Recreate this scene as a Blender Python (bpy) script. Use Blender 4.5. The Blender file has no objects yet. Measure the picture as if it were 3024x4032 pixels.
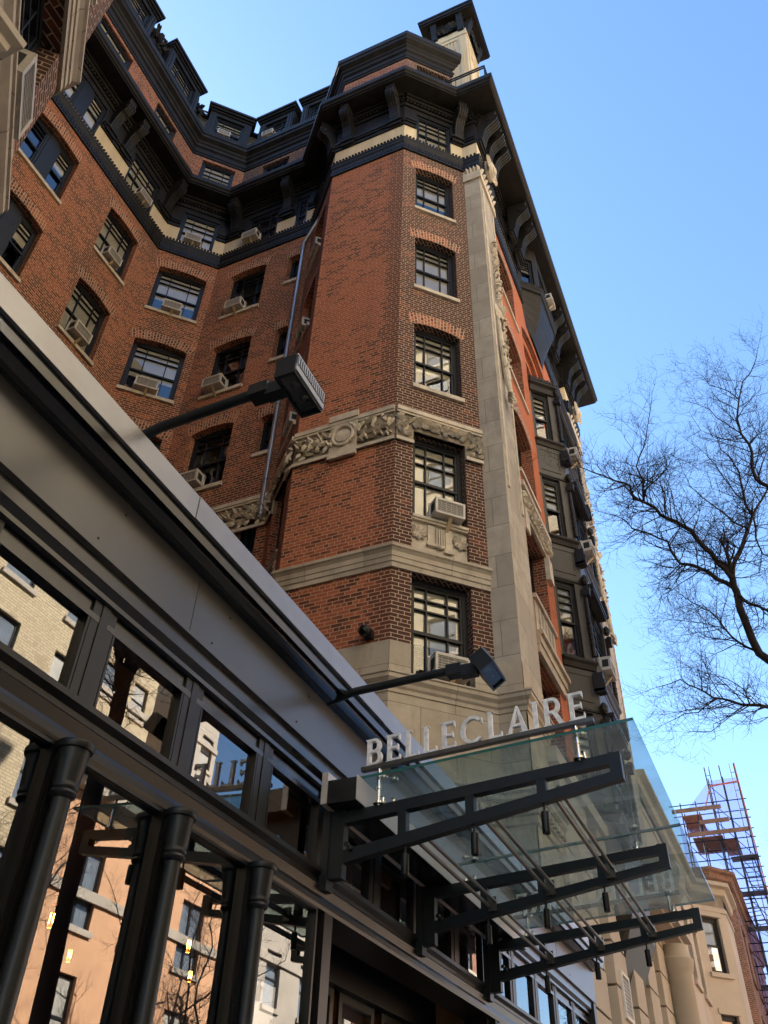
import bpy, math, random
from mathutils import Vector as V, Matrix
random.seed(7)
S = bpy.context.scene
COL = S.collection
# ---------------------------------------------------------------- camera
cd = bpy.data.cameras.new('camera'); cam = bpy.data.objects.new('camera', cd); COL.objects.link(cam)
yaw, pit, rol = math.radians(24.967), math.radians(40.574), math.radians(2.1877)
fw = V((math.cos(pit)*math.cos(yaw), math.cos(pit)*math.sin(yaw), math.sin(pit)))
r0 = V((math.sin(yaw), -math.cos(yaw), 0)); u0 = r0.cross(fw)
rt = r0*math.cos(rol) + u0*math.sin(rol); up = u0*math.cos(rol) - r0*math.sin(rol)
M = Matrix((rt, up, -fw)).transposed().to_4x4(); M.translation = (0, 0, 1.6)
cam.matrix_world = M
cd.sensor_fit = 'VERTICAL'; cd.sensor_height = 24; cd.lens = 24*3350/4032
cd.clip_start = .05; cd.clip_end = 3000
S.camera = cam
# ---------------------------------------------------------------- light
SUN = V((.28, .80, .66)).normalized()
w = bpy.data.worlds.new("World"); S.world = w; w.use_nodes = True
nt = w.node_tree; bg = nt.nodes['Background']; sk = nt.nodes.new('ShaderNodeTexSky'); sk.sky_type = 'NISHITA'
sk.sun_disc = False; sk.sun_elevation = math.asin(SUN.z); sk.sun_rotation = math.atan2(SUN.x, SUN.y)
sk.air_density = 1.0; sk.dust_density = .3; sk.ozone_density = 1.8
hs = nt.nodes.new('ShaderNodeHueSaturation'); hs.inputs['Saturation'].default_value = 1.12; nt.links.new(sk.outputs[0], hs.inputs['Color']); nt.links.new(hs.outputs[0], bg.inputs[0]); bg.inputs[1].default_value = .088
sd = bpy.data.lights.new('sun', 'SUN'); sd.energy = 5.0; sd.angle = math.radians(.5); sd.color = (1, .95, .86)
so = bpy.data.objects.new('sun', sd); COL.objects.link(so); so.location = (20, 60, 80)
so.rotation_euler = SUN.to_track_quat('Z', 'Y').to_euler()
S.view_settings.view_transform = 'Standard'; S.view_settings.look = 'None'; S.view_settings.gamma = 1
S.view_settings.exposure = 2.3
S.cycles.max_bounces = 8; S.cycles.transparent_max_bounces = 16; S.cycles.diffuse_bounces = 6; S.cycles.glossy_bounces = 4
S.cycles.caustics_reflective = False; S.cycles.caustics_refractive = False
S.cycles.sample_clamp_indirect = 6
# ---------------------------------------------------------------- materials
class NT:
    def __init__(s, name):
        s.m = bpy.data.materials.new(name); s.m.use_nodes = True; s.t = s.m.node_tree; s.b = s.t.nodes['Principled BSDF']
    def n(s, typ, **kw):
        x = s.t.nodes.new('ShaderNode'+typ)
        for k, v in kw.items():
            if k.startswith('_'): setattr(x, k[1:], v)
            else:
                k2 = int(k[1:]) if k[0] == 'i' and k[1:].isdigit() else k.replace('_', ' ')
                if hasattr(v, 'is_output'): s.t.links.new(v, x.inputs[k2])
                else: x.inputs[k2].default_value = v
        return x
    def l(s, a, b): s.t.links.new(a, b)
    def mix(s, fac, a, b, typ='MIX'):
        x = s.t.nodes.new('ShaderNodeMix'); x.data_type = 'RGBA'; x.blend_type = typ
        for i, v in ((0, fac), (6, a), (7, b)):
            if hasattr(v, 'is_output'): s.l(v, x.inputs[i])
            else: x.inputs[i].default_value = v if i == 0 else (*v, 1)
        return x.outputs[2]
    def math(s, op, a, b=0, clamp=False):
        x = s.t.nodes.new('ShaderNodeMath'); x.operation = op; x.use_clamp = clamp
        for i, v in ((0, a), (1, b)):
            if hasattr(v, 'is_output'): s.l(v, x.inputs[i])
            else: x.inputs[i].default_value = v
        return x.outputs[0]
    def ramp(s, f, a, b):   # linear 0..1 between a and b
        x = s.t.nodes.new('ShaderNodeMapRange'); s.l(f, x.inputs[0]); x.inputs[1].default_value = a; x.inputs[2].default_value = b
        return x.outputs[0]
    def set(s, **kw):
        for k, v in kw.items():
            k = k.replace('_', ' ')
            if hasattr(v, 'is_output'): s.l(v, s.b.inputs[k])
            else: s.b.inputs[k].default_value = (*v, 1) if isinstance(v, tuple) and len(v) == 3 else v
    def noise(s, scale, detail=4, vec=None, rough=.6):
        x = s.n('TexNoise', Scale=scale, Detail=detail, Roughness=rough)
        if vec is None: vec = s.pos()
        s.l(vec, x.inputs['Vector']); return x.outputs['Fac']
    def pos(s):
        if not hasattr(s, '_p'): s._p = s.t.nodes.new('ShaderNodeNewGeometry').outputs['Position']
        return s._p
    def bump(s, h, strength=.3, dist=.01):
        x = s.n('Bump', Strength=strength, Distance=dist); s.l(h, x.inputs['Height']); s.l(x.outputs[0], s.b.inputs['Normal'])

def plain(name, c, rough=.6, metal=0, var=.25, scale=6, spec=.5, bump=0, streak=False, wave=0):
    t = NT(name); vec = None
    if streak:
        mp = t.n('Mapping', Scale=(1, 1, .12)); t.l(t.pos(), mp.inputs['Vector']); vec = mp.outputs[0]
    f = t.noise(scale, 5, vec)
    dark = tuple(x*(1-var) for x in c); lite = tuple(min(1, x*(1+var)) for x in c)
    t.set(Base_Color=t.mix(t.ramp(f, .3, .7), dark, lite), Roughness=rough, Metallic=metal, Specular_IOR_Level=spec)
    if bump: t.bump(t.noise(scale*12, 3), bump, .004)
    if wave: t.bump(t.noise(1.7, 2), wave, .03)
    return t.m

def brick(name, c1, c2, cdark, mortar, dark=.45, quoin=None, bw=.212, rh=.0735, grime=.25, mort=.0072):
    """c1/c2 vary brick by brick; cdark bricks gather in patches; quoin=(axis,edge,width) makes the bricks near a corner the dark ones"""
    t = NT(name); uv = t.n('UVMap').outputs[0]
    bt = t.n('TexBrick', _offset=.5, _squash=.5, _squash_frequency=6, Scale=1.0, Mortar_Size=mort, Mortar_Smooth=.15, Bias=-.1, Brick_Width=bw, Row_Height=rh,
             Color1=(0, 0, 0, 1), Color2=(1, 1, 1, 1), Mortar=(.5, .5, .5, 1)); t.l(uv, bt.inputs['Vector'])
    val = t.n('SeparateColor', Color=bt.outputs['Color']).outputs[0]; fac = bt.outputs['Fac']
    big = t.noise(.55, 5); mid = t.noise(2.2, 4)
    d = t.math('ADD', t.math('MULTIPLY', t.math('SUBTRACT', val, .5), .38), t.math('ADD', t.math('MULTIPLY', big, 1.0), t.math('MULTIPLY', mid, .5)))
    d = t.ramp(d, 1.0-dark*.85, 1.16-dark*.85)
    if quoin:
        ax, edge, wd = quoin
        c = t.n('SeparateXYZ', Vector=t.pos()).outputs[ax]
        q = t.math('ADD', t.math('SUBTRACT', c, edge), t.math('MULTIPLY', t.math('SUBTRACT', val, .5), .35))
        q = t.math('ADD', q, t.math('MULTIPLY', t.math('SUBTRACT', mid, .5), .7))
        q = t.ramp(q, wd, wd-.08)
        d = t.math('MAXIMUM', d, q)
    base = t.mix(val, c1, c2)
    fine = t.noise(30, 2)
    base = t.mix(t.math('MULTIPLY', d, .88), base, cdark)
    base = t.mix(t.math('MULTIPLY', t.ramp(fine, .35, .75), .35), base, (base_d(c1)))
    mp = t.n('Mapping', Scale=(1.8, 1.8, .3)); t.l(t.pos(), mp.inputs['Vector']); g = t.ramp(t.noise(.9, 6, mp.outputs[0]), .48, .8)
    col = t.mix(fac, base, mortar)
    col = t.mix(t.math('MULTIPLY', g, grime), col, (.05, .04, .035))
    t.set(Base_Color=col, Roughness=.85, Specular_IOR_Level=.25)
    h = t.math('SUBTRACT', t.math('MULTIPLY', fine, .35), fac)
    t.bump(h, .55, .006)
    return t.m
def base_d(c): return tuple(x*.55 for x in c)

def ashlar(name, c, bw=.95, rh=.52, joint=.006, stain=.5, jc=None):
    t = NT(name); uv = t.n('UVMap').outputs[0]
    bt = t.n('TexBrick', _offset=.5, Scale=1.0, Mortar_Size=joint, Mortar_Smooth=.3, Brick_Width=bw, Row_Height=rh, Color1=(0, 0, 0, 1), Color2=(1, 1, 1, 1))
    t.l(uv, bt.inputs['Vector'])
    val = t.n('SeparateColor', Color=bt.outputs['Color']).outputs[0]
    a = t.mix(val, tuple(x*.78 for x in c), tuple(min(1, x*1.12) for x in c))
    f = t.noise(3.5, 8); a = t.mix(t.ramp(f, .35, .75), a, tuple(x*y for x, y in zip(c, (.74, .72, .7))))
    mp = t.n('Mapping', Scale=(1.6, 1.6, .35)); t.l(t.pos(), mp.inputs['Vector'])
    s1 = t.ramp(t.noise(1.3, 7, mp.outputs[0], .7), .52, .78)
    a = t.mix(t.math('MULTIPLY', s1, stain), a, (.10, .085, .07))
    a = t.mix(t.math('MULTIPLY', bt.outputs['Fac'], .6), a, jc or (.16, .13, .1))
    t.set(Base_Color=a, Roughness=.85, Specular_IOR_Level=.25)
    t.bump(t.math('SUBTRACT', t.math('MULTIPLY', t.noise(40, 3), .4), bt.outputs['Fac']), .35, .006)
    return t.m

def glass(name, tint, ior, dirt=0., dirtc=(.5, .5, .45), gloss=(1, 1, 1), rough=0.0, wob=0.):
    t = NT(name); ns = t.t.nodes; out = ns['Material Output']; ns.remove(t.b)
    tr = t.n('BsdfTransparent', Color=(*tint, 1)); gl = t.n('BsdfGlossy', Color=(*gloss, 1), Roughness=rough)
    fr = t.n('Fresnel', IOR=ior)
    if wob:
        b = t.n('Bump', Strength=wob, Distance=.02); t.l(t.noise(1.7, 2), b.inputs['Height']); t.l(b.outputs[0], gl.inputs['Normal']); 
    mx = t.n('MixShader'); t.l(fr.outputs[0], mx.inputs[0]); t.l(tr.outputs[0], mx.inputs[1]); t.l(gl.outputs[0], mx.inputs[2])
    last = mx.outputs[0]
    if dirt:
        df = t.n('BsdfTranslucent' if name == 'canopy_glass' else 'BsdfDiffuse', Color=(*dirtc, 1)); m2 = t.n('MixShader')
        f = t.math('MULTIPLY', t.ramp(t.noise(1.3, 5), .25, .8), dirt*1.6)
        t.l(f, m2.inputs[0]); t.l(last, m2.inputs[1]); t.l(df.outputs[0], m2.inputs[2]); last = m2.outputs[0]
    t.l(last, out.inputs[0]); return t.m

def emit(name, c, k):
    t = NT(name); t.set(Base_Color=c, Emission_Color=c, Emission_Strength=k); return t.m

MORT = (.50, .30, .20)
m_red = brick('red_brick', (.43, .130, .060), (.30, .085, .041), (.075, .033, .023), MORT, .33, mort=.0082, quoin=(1, 4.485, .30), grime=.22)
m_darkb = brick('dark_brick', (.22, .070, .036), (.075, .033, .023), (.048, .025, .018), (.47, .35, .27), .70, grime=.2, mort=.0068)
m_court = brick('court_brick', (.37, .113, .053), (.21, .066, .034), (.085, .036, .023), MORT, .46, mort=.0095, grime=.25)
m_orange = brick('orange_brick', (.45, .138, .058), (.40, .115, .048), (.29, .085, .04), (.46, .165, .08), .18, grime=.1)
m_jamb = brick('jamb_brick', (.32, .088, .042), (.23, .062, .032), (.09, .032, .02), (.34, .24, .18), .35, grime=.15)
m_arch = brick('arch_brick', (.42, .125, .055), (.17, .056, .03), (.07, .03, .02), (.52, .38, .28), .45, mort=.010, bw=.118, rh=.0735, grime=.15)
m_lime = ashlar('limestone', (.49, .425, .34), 1.1, .62, .007, .5)
m_limeg = ashlar('grey_limestone', (.43, .385, .32), .62, .66, .008, .5)
m_stone = plain('carved_stone', (.53, .465, .375), .85, var=.22, scale=4, spec=.25, bump=.3)
m_recess = plain('recess_shade_stone', (.27, .225, .17), .9, var=.35, scale=7, spec=.2)  # band backing darkened to stand in for shade between the carved leaves
m_cream = plain('cream_stucco', (.60, .50, .345), .85, var=.16, scale=2.5, spec=.25, bump=.2, streak=True)
m_iron = plain('black_iron', (.014, .0125, .0115), .52, var=.45, scale=5, spec=.22, streak=True)
m_iron2 = plain('brown_black_iron', (.015, .013, .0115), .52, var=.45, scale=4, spec=.24, streak=True)
m_panel = plain('oriel_paint', (.045, .042, .039), .5, var=.15, scale=3, spec=.4)
m_frame = plain('navy_window_paint', (.011, .012, .015), .45, spec=.3, var=.2, scale=6)
m_shop = plain('shopfront_paint', (.010, .009, .0086), .34, var=.35, scale=3.0, spec=.32, streak=True)
m_fascia = plain('fascia_paint', (.066, .064, .062), .30, metal=.25, var=.12, scale=2.4, spec=.6, wave=.12)
m_shaded = plain('shaded_paint', (.016, .016, .0165), .24, metal=.2, var=.15, scale=2, spec=.7)  # paint darkened for the shade in the cove, step and channel underside
m_trim_lit = plain('parapet_trim', (.27, .26, .25), .34, metal=.4, var=.09, scale=3.5, spec=.7, wave=.08)  # shopfront paint made paler, the reflected sky put into its colour
m_chan_lit = plain('channel_lit_paint', (.52, .47, .44), .4, metal=.2, var=.06, scale=2)
m_steelb = plain('black_steel', (.008, .009, .0095), .42, var=.25, scale=8, spec=.38)
m_rod = plain('rod_steel', (.13, .115, .095), .35, metal=.7, var=.2, scale=20)
m_galv = plain('galvanised_steel', (.42, .42, .43), .38, metal=.75, var=.25, scale=5, streak=True)
m_finm = plain('fin_metal', (.30, .31, .33), .5, metal=.6, var=.1)
m_inox = plain('polished_steel', (.75, .72, .68), .15, metal=1, var=.05)
m_alu = plain('brushed_letter_metal', (.80, .78, .76), .5, metal=.0, var=.22, scale=26)
m_ac = plain('conditioner_casing', (.50, .47, .42), .5, var=.1, scale=9)
m_acd = plain('conditioner_grille', (.20, .185, .17), .6, var=.25, scale=14)
m_slot = plain('dark_slot', (.012, .012, .012), .8)
m_wood = plain('pale_timber', (.42, .32, .20), .7, var=.12)
m_blind = plain('window_blind', (.88, .83, .71), .8, var=.08, scale=1.5)
m_lining = plain('dark_interior', (.03, .026, .022), .9)
m_room = plain('brown_room', (.045, .025, .016), .7, var=.2, scale=1)
m_slate = brick('roof_slate', (.20, .19, .16), (.12, .115, .10), (.08, .08, .075), (.02, .02, .02), .3, bw=.25, rh=.17)
m_bark = plain('bark', (.034, .027, .025), .85, var=.35, scale=9, spec=.2)
m_opane = plain('dark_pane', (.16, .18, .20), .12, var=.3, scale=.8, spec=.8)
m_curt = plain('curtained_pane', (.42, .39, .33), .5, var=.2, scale=1.2)
m_wglass = glass('window_glass', (.93, .94, .94), 2.3, gloss=(.95, .97, 1), wob=.02)
m_sglass = glass('shop_glass', (.80, .80, .78), 2.5, wob=.015)
m_cglass = glass('canopy_glass', (.50, .62, .59), 1.55, .42, (.24, .30, .285))
m_edge = plain('glass_edge', (.03, .13, .115), .2, var=.1)
m_asph = plain('asphalt', (.05, .05, .05), .9, var=.3, scale=3)
m_walk = plain('concrete', (.33, .31, .28), .9, var=.15, scale=1.5)
m_beige = brick('beige_brick', (.66, .53, .34), (.56, .44, .27), (.45, .35, .21), (.30, .235, .16), .25, grime=.1, bw=.30, rh=.10, mort=.012)
m_peach = plain('peach_stucco', (.64, .35, .19), .85, var=.08, scale=.8)
m_tan = plain('tan_stone', (.43, .365, .29), .85, var=.12, scale=.7, bump=.2)
m_white = plain('white_trim', (.7, .66, .58), .7, var=.06)
m_brown = brick('brown_brick', (.23, .10, .06), (.17, .075, .048), (.10, .05, .035), (.30, .22, .16), .4)
def net(name):
    t = NT(name); out = t.t.nodes['Material Output']; t.t.nodes.remove(t.b)
    tr = t.n('BsdfTransparent', Color=(.70, .64, .88, 1)); tl = t.n('BsdfTranslucent', Color=(.20, .20, .42, 1)); df = t.n('BsdfDiffuse', Color=(.20, .20, .42, 1))
    a = t.n('AddShader'); t.l(tl.outputs[0], a.inputs[0]); t.l(df.outputs[0], a.inputs[1])
    m = t.n('MixShader'); t.l(t.math('MULTIPLY', t.ramp(t.noise(.8, 5), .0, .9), .35), m.inputs[0]); t.l(tr.outputs[0], m.inputs[1]); t.l(a.outputs[0], m.inputs[2]); t.l(m.outputs[0], out.inputs[0]); return t.m
m_net = net('scaffold_netting')
m_ply = plain('weathered_plywood', (.24, .13, .08), .8, var=.3, scale=2)
m_orng = plain('orange_strap', (.55, .14, .07), .7)
m_bulb = emit('filament', (1, .50, .10), 22)
m_amber = glass('amber_glass', (1, .62, .25), 1.3)
m_lens = glass('lamp_lens', (.35, .35, .35), 1.5, .25, (.3, .3, .3))

# ---------------------------------------------------------------- mesh helpers
class MB:
    def __init__(s): s.v = []; s.f = []; s.uv = []; s.mi = []; s.mats = []
    def mat(s, m):
        if m not in s.mats: s.mats.append(m)
        return s.mats.index(m)
    def face(s, pts, uvs=None, m=0):
        pts = [V(p) for p in pts]; i = len(s.v); s.v += pts; s.f.append(tuple(range(i, i+len(pts)))); s.mi.append(m)
        if uvs is None:
            n = V((0, 0, 0))
            for a, b in zip(pts, pts[1:]+pts[:1]): n += a.cross(b)
            if n.length > 1e-12: n.normalize()
            if abs(n.z) > .8: uvs = [(p.x, p.y) for p in pts]
            else:
                t = V((-n.y, n.x, 0)).normalized(); uvs = [(p.dot(t), p.z) for p in pts]
        s.uv += uvs
    def hexa(s, c, m=0):   # 8 corners: bottom 4 ccw, top 4
        for q in ((3, 2, 1, 0), (4, 5, 6, 7), (0, 1, 5, 4), (1, 2, 6, 5), (2, 3, 7, 6), (3, 0, 4, 7)): s.face([c[i] for i in q], m=m)
    def box(s, x0, y0, z0, x1, y1, z1, m=0):
        s.hexa([(x0, y0, z0), (x1, y0, z0), (x1, y1, z0), (x0, y1, z0), (x0, y0, z1), (x1, y0, z1), (x1, y1, z1), (x0, y1, z1)], m)
    def obox(s, c, ax, ay, az, hx, hy, hz, m=0):
        c = V(c); ax = V(ax).normalized()*hx; ay = V(ay).normalized()*hy; az = V(az).normalized()*hz
        s.hexa([c-ax-ay-az, c+ax-ay-az, c+ax+ay-az, c-ax+ay-az, c-ax-ay+az, c+ax-ay+az, c+ax+ay+az, c-ax+ay+az], m)
    def bar(s, a, b, wd, ht, m=0, upv=(0, 0, 1)):
        a = V(a); b = V(b); d = (b-a); L = d.length; d.normalize(); sd = d.cross(V(upv)); 
        if sd.length < 1e-4: sd = V((1, 0, 0))
        sd.normalize(); u = sd.cross(d)
        s.obox((a+b)/2, d, sd, u, L/2, wd/2, ht/2, m)
    def tube(s, path, rad, n=8, m=0, cap=True):
        path = [V(p) for p in path]; rings = []
        if not isinstance(rad, (list, tuple)): rad = [rad]*len(path)
        px = None
        for i, p in enumerate(path):
            d = (path[min(i+1, len(path)-1)]-path[max(i-1, 0)]).normalized()
            if px is None: px = d.cross(V((.31, .17, .93)) if abs(d.z) < .9 else V((1, 0, 0))).normalized()
            px = (px - d*px.dot(d)).normalized(); py = d.cross(px)
            rings.append([p+(px*math.cos(2*math.pi*k/n)+py*math.sin(2*math.pi*k/n))*rad[i] for k in range(n)])
        for a, b in zip(rings, rings[1:]):
            for k in range(n): s.face([a[k], a[(k+1) % n], b[(k+1) % n], b[k]], [(0, 0)]*4, m)
        if cap: s.face(rings[0][::-1], [(0, 0)]*n, m); s.face(rings[-1], [(0, 0)]*n, m)
    def lathe(s, c, prof, n=20, m=0, axis=None):
        c = V(c); az = V(axis).normalized() if axis else V((0, 0, 1))
        ax = az.cross(V((1, 0, 0)) if abs(az.x) < .9 else V((0, 1, 0))).normalized(); ay = az.cross(ax)
        R = [[c+az*z+(ax*math.cos(2*math.pi*k/n)+ay*math.sin(2*math.pi*k/n))*r for k in range(n)] for r, z in prof]
        for a, b in zip(R, R[1:]):
            for k in range(n): s.face([a[k], a[(k+1) % n], b[(k+1) % n], b[k]], [(0, 0)]*4, m)
        s.face(R[0][::-1], [(0, 0)]*n, m); s.face(R[-1], [(0, 0)]*n, m)
    def prism(s, poly, O, U, W, D, m=0):   # poly (u,w) in frame O,U,W extruded by vector D
        O = V(O); U = V(U); W = V(W); D = V(D)
        a = [O+U*p[0]+W*p[1] for p in poly]; b = [p+D for p in a]
        s.face(a[::-1], m=m); s.face(b, m=m); n = len(a)
        for i in range(n): s.face([a[i], a[(i+1) % n], b[(i+1) % n], b[i]], m=m)
    def sweep(s, path, prof, m=0, close=False):   # plan path (x,y), outward = right of direction; prof (offset,z)
        P = [V((p[0], p[1])) for p in path]; n = len(P); dirs = [(P[i+1]-P[i]).normalized() for i in range(n-1)]
        nor = [V((d.y, -d.x)) for d in dirs]; mit = []
        for i in range(n):
            if i == 0: mit.append(nor[0])
            elif i == n-1: mit.append(nor[-1])
            else:
                b = (nor[i-1]+nor[i]); mit.append(b/ (b.dot(nor[i])) if b.length > 1e-6 else nor[i])
        pt = lambda i, q: V((P[i].x+mit[i].x*q[0], P[i].y+mit[i].y*q[0], q[1]))
        for i in range(n-1):
            for q, r in zip(prof, prof[1:]): s.face([pt(i, q), pt(i+1, q), pt(i+1, r), pt(i, r)], m=m)
        s.face([pt(0, q) for q in prof][::-1], m=m); s.face([pt(n-1, q) for q in prof], m=m)
    def build(s, name, mats, parent=None, smooth=False, loc=None):
        if not isinstance(mats, (list, tuple)): mats = [mats]
        me = bpy.data.meshes.new(name); root = parent
        while root is not None and root.parent is not None: root = root.parent
        o0 = V(loc) if loc is not None else (V(root.location) if root is not None else V((0, 0, 0)))
        me.from_pydata([v-o0 for v in s.v], [], s.f); ul = me.uv_layers.new(name='UVMap')
        flat = [c for p in s.uv for c in p]; ul.data.foreach_set('uv', flat)
        for m in mats: me.materials.append(m)
        me.polygons.foreach_set('material_index', s.mi)
        if smooth:
            import bmesh
            b = bmesh.new(); b.from_mesh(me); bmesh.ops.remove_doubles(b, verts=b.verts, dist=1e-5); b.to_mesh(me); b.free()
            me.polygons.foreach_set('use_smooth', [True]*len(me.polygons))
            try: me.set_sharp_from_angle(angle=math.radians(40))
            except Exception: pass
        me.update(); o = bpy.data.objects.new(name, me); COL.objects.link(o)
        if parent is not None: o.parent = parent
        else: o.location = o0
        return o
def tag(o, label, cat, group=None, kind=None):
    if label: o['label'] = label
    if cat: o['category'] = cat
    if group: o['group'] = group
    if kind: o['kind'] = kind
    return o
def thing(name, loc, label, cat, group=None):
    o = bpy.data.objects.new(name, None); o.empty_display_size = .3; COL.objects.link(o); o.location = loc
    return tag(o, label, cat, group)
def kids(o): return [c for c in bpy.data.objects if c.parent is o]
def dup(o, parent=None, label=None):
    c = o.copy(); COL.objects.link(c)
    if parent is not None: c.parent = parent
    if label: c['label'] = label
    for ch in o.children: dup(ch, c)
    return c

class Fr:   # a wall frame: s along the wall, d outward, z up
    def __init__(s, p0, p1):
        s.p0 = V((p0[0], p0[1], 0)); e = V((p1[0], p1[1], 0))-s.p0; s.L = e.length; s.t = e.normalized(); s.n = V((s.t.y, -s.t.x, 0))
    def __call__(s, a, d, z): return s.p0+s.t*a+s.n*d+V((0, 0, z))
    def box(s, mb, s0, s1, d0, d1, z0, z1, m=0):
        mb.hexa([s(s0, d0, z0), s(s0, d1, z0), s(s1, d1, z0), s(s1, d0, z0), s(s0, d0, z1), s(s0, d1, z1), s(s1, d1, z1), s(s1, d0, z1)][::1] if False else
                [s(s0, d1, z0), s(s1, d1, z0), s(s1, d0, z0), s(s0, d0, z0), s(s0, d1, z1), s(s1, d1, z1), s(s1, d0, z1), s(s0, d0, z1)], m)
NSEG = 8
def arch_z(op, a):
    c = (op['s0']+op['s1'])/2; h = (op['s1']-op['s0'])/2
    return op['z1']+op.get('rise', 0)*(1-((a-c)/h)**2)
def wall(mb, fr, z0, z1, ops, d=0., depth=.24, m=0, mj=0, s0=0, s1=None):
    s1 = fr.L if s1 is None else s1
    ss = {s0, s1}; zs = {z0, z1}
    for o in ops:
        ss |= {o['s0'], o['s1']}; zs |= {max(z0, o['z0']), min(z1, o['z1'])}
        if o.get('rise'):
            zs.add(o['z1']+o['rise']); ss |= {o['s0']+(o['s1']-o['s0'])*k/NSEG for k in range(NSEG+1)}
    ss = sorted(ss); zs = sorted(zs)
    for a, b in zip(ss, ss[1:]):
        if b-a < 1e-5: continue
        for e, f in zip(zs, zs[1:]):
            if f-e < 1e-5: continue
            cs, cz = (a+b)/2, (e+f)/2
            if any(o['s0'] < cs < o['s1'] and o['z0'] < cz < o['z1']+o.get('rise', 0) for o in ops): continue
            mb.face([fr(a, d, e), fr(b, d, e), fr(b, d, f), fr(a, d, f)], m=m)
    for o in ops:
        dp = o.get('depth', depth); a, b = o['s0'], o['s1']; e = max(z0, o['z0']); f = min(z1, o['z1'])
        mb.face([fr(a, d, e), fr(a, d, f), fr(a, d-dp, f), fr(a, d-dp, e)], m=mj)
        mb.face([fr(b, d, f), fr(b, d, e), fr(b, d-dp, e), fr(b, d-dp, f)], m=mj)
        if o['z0'] > z0-1e-6: mb.face([fr(a, d, e), fr(a, d-dp, e), fr(b, d-dp, e), fr(b, d, e)], m=mj)
        if o['z1'] < z1-1e-6:
            n = NSEG if o.get('rise') else 1
            for k in range(n):
                p = a+(b-a)*k/n; q = a+(b-a)*(k+1)/n; zp, zq = (arch_z(o, p), arch_z(o, q)) if o.get('rise') else (f, f)
                mb.face([fr(p, d, zp), fr(q, d, zq), fr(q, d-dp, zq), fr(p, d-dp, zp)], m=mj)
                if o.get('rise'):
                    zt = o['z1']+o['rise']; mb.face([fr(p, d, zp), fr(q, d, zq), fr(q, d, zt), fr(p, d, zt)], m=m)

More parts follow.
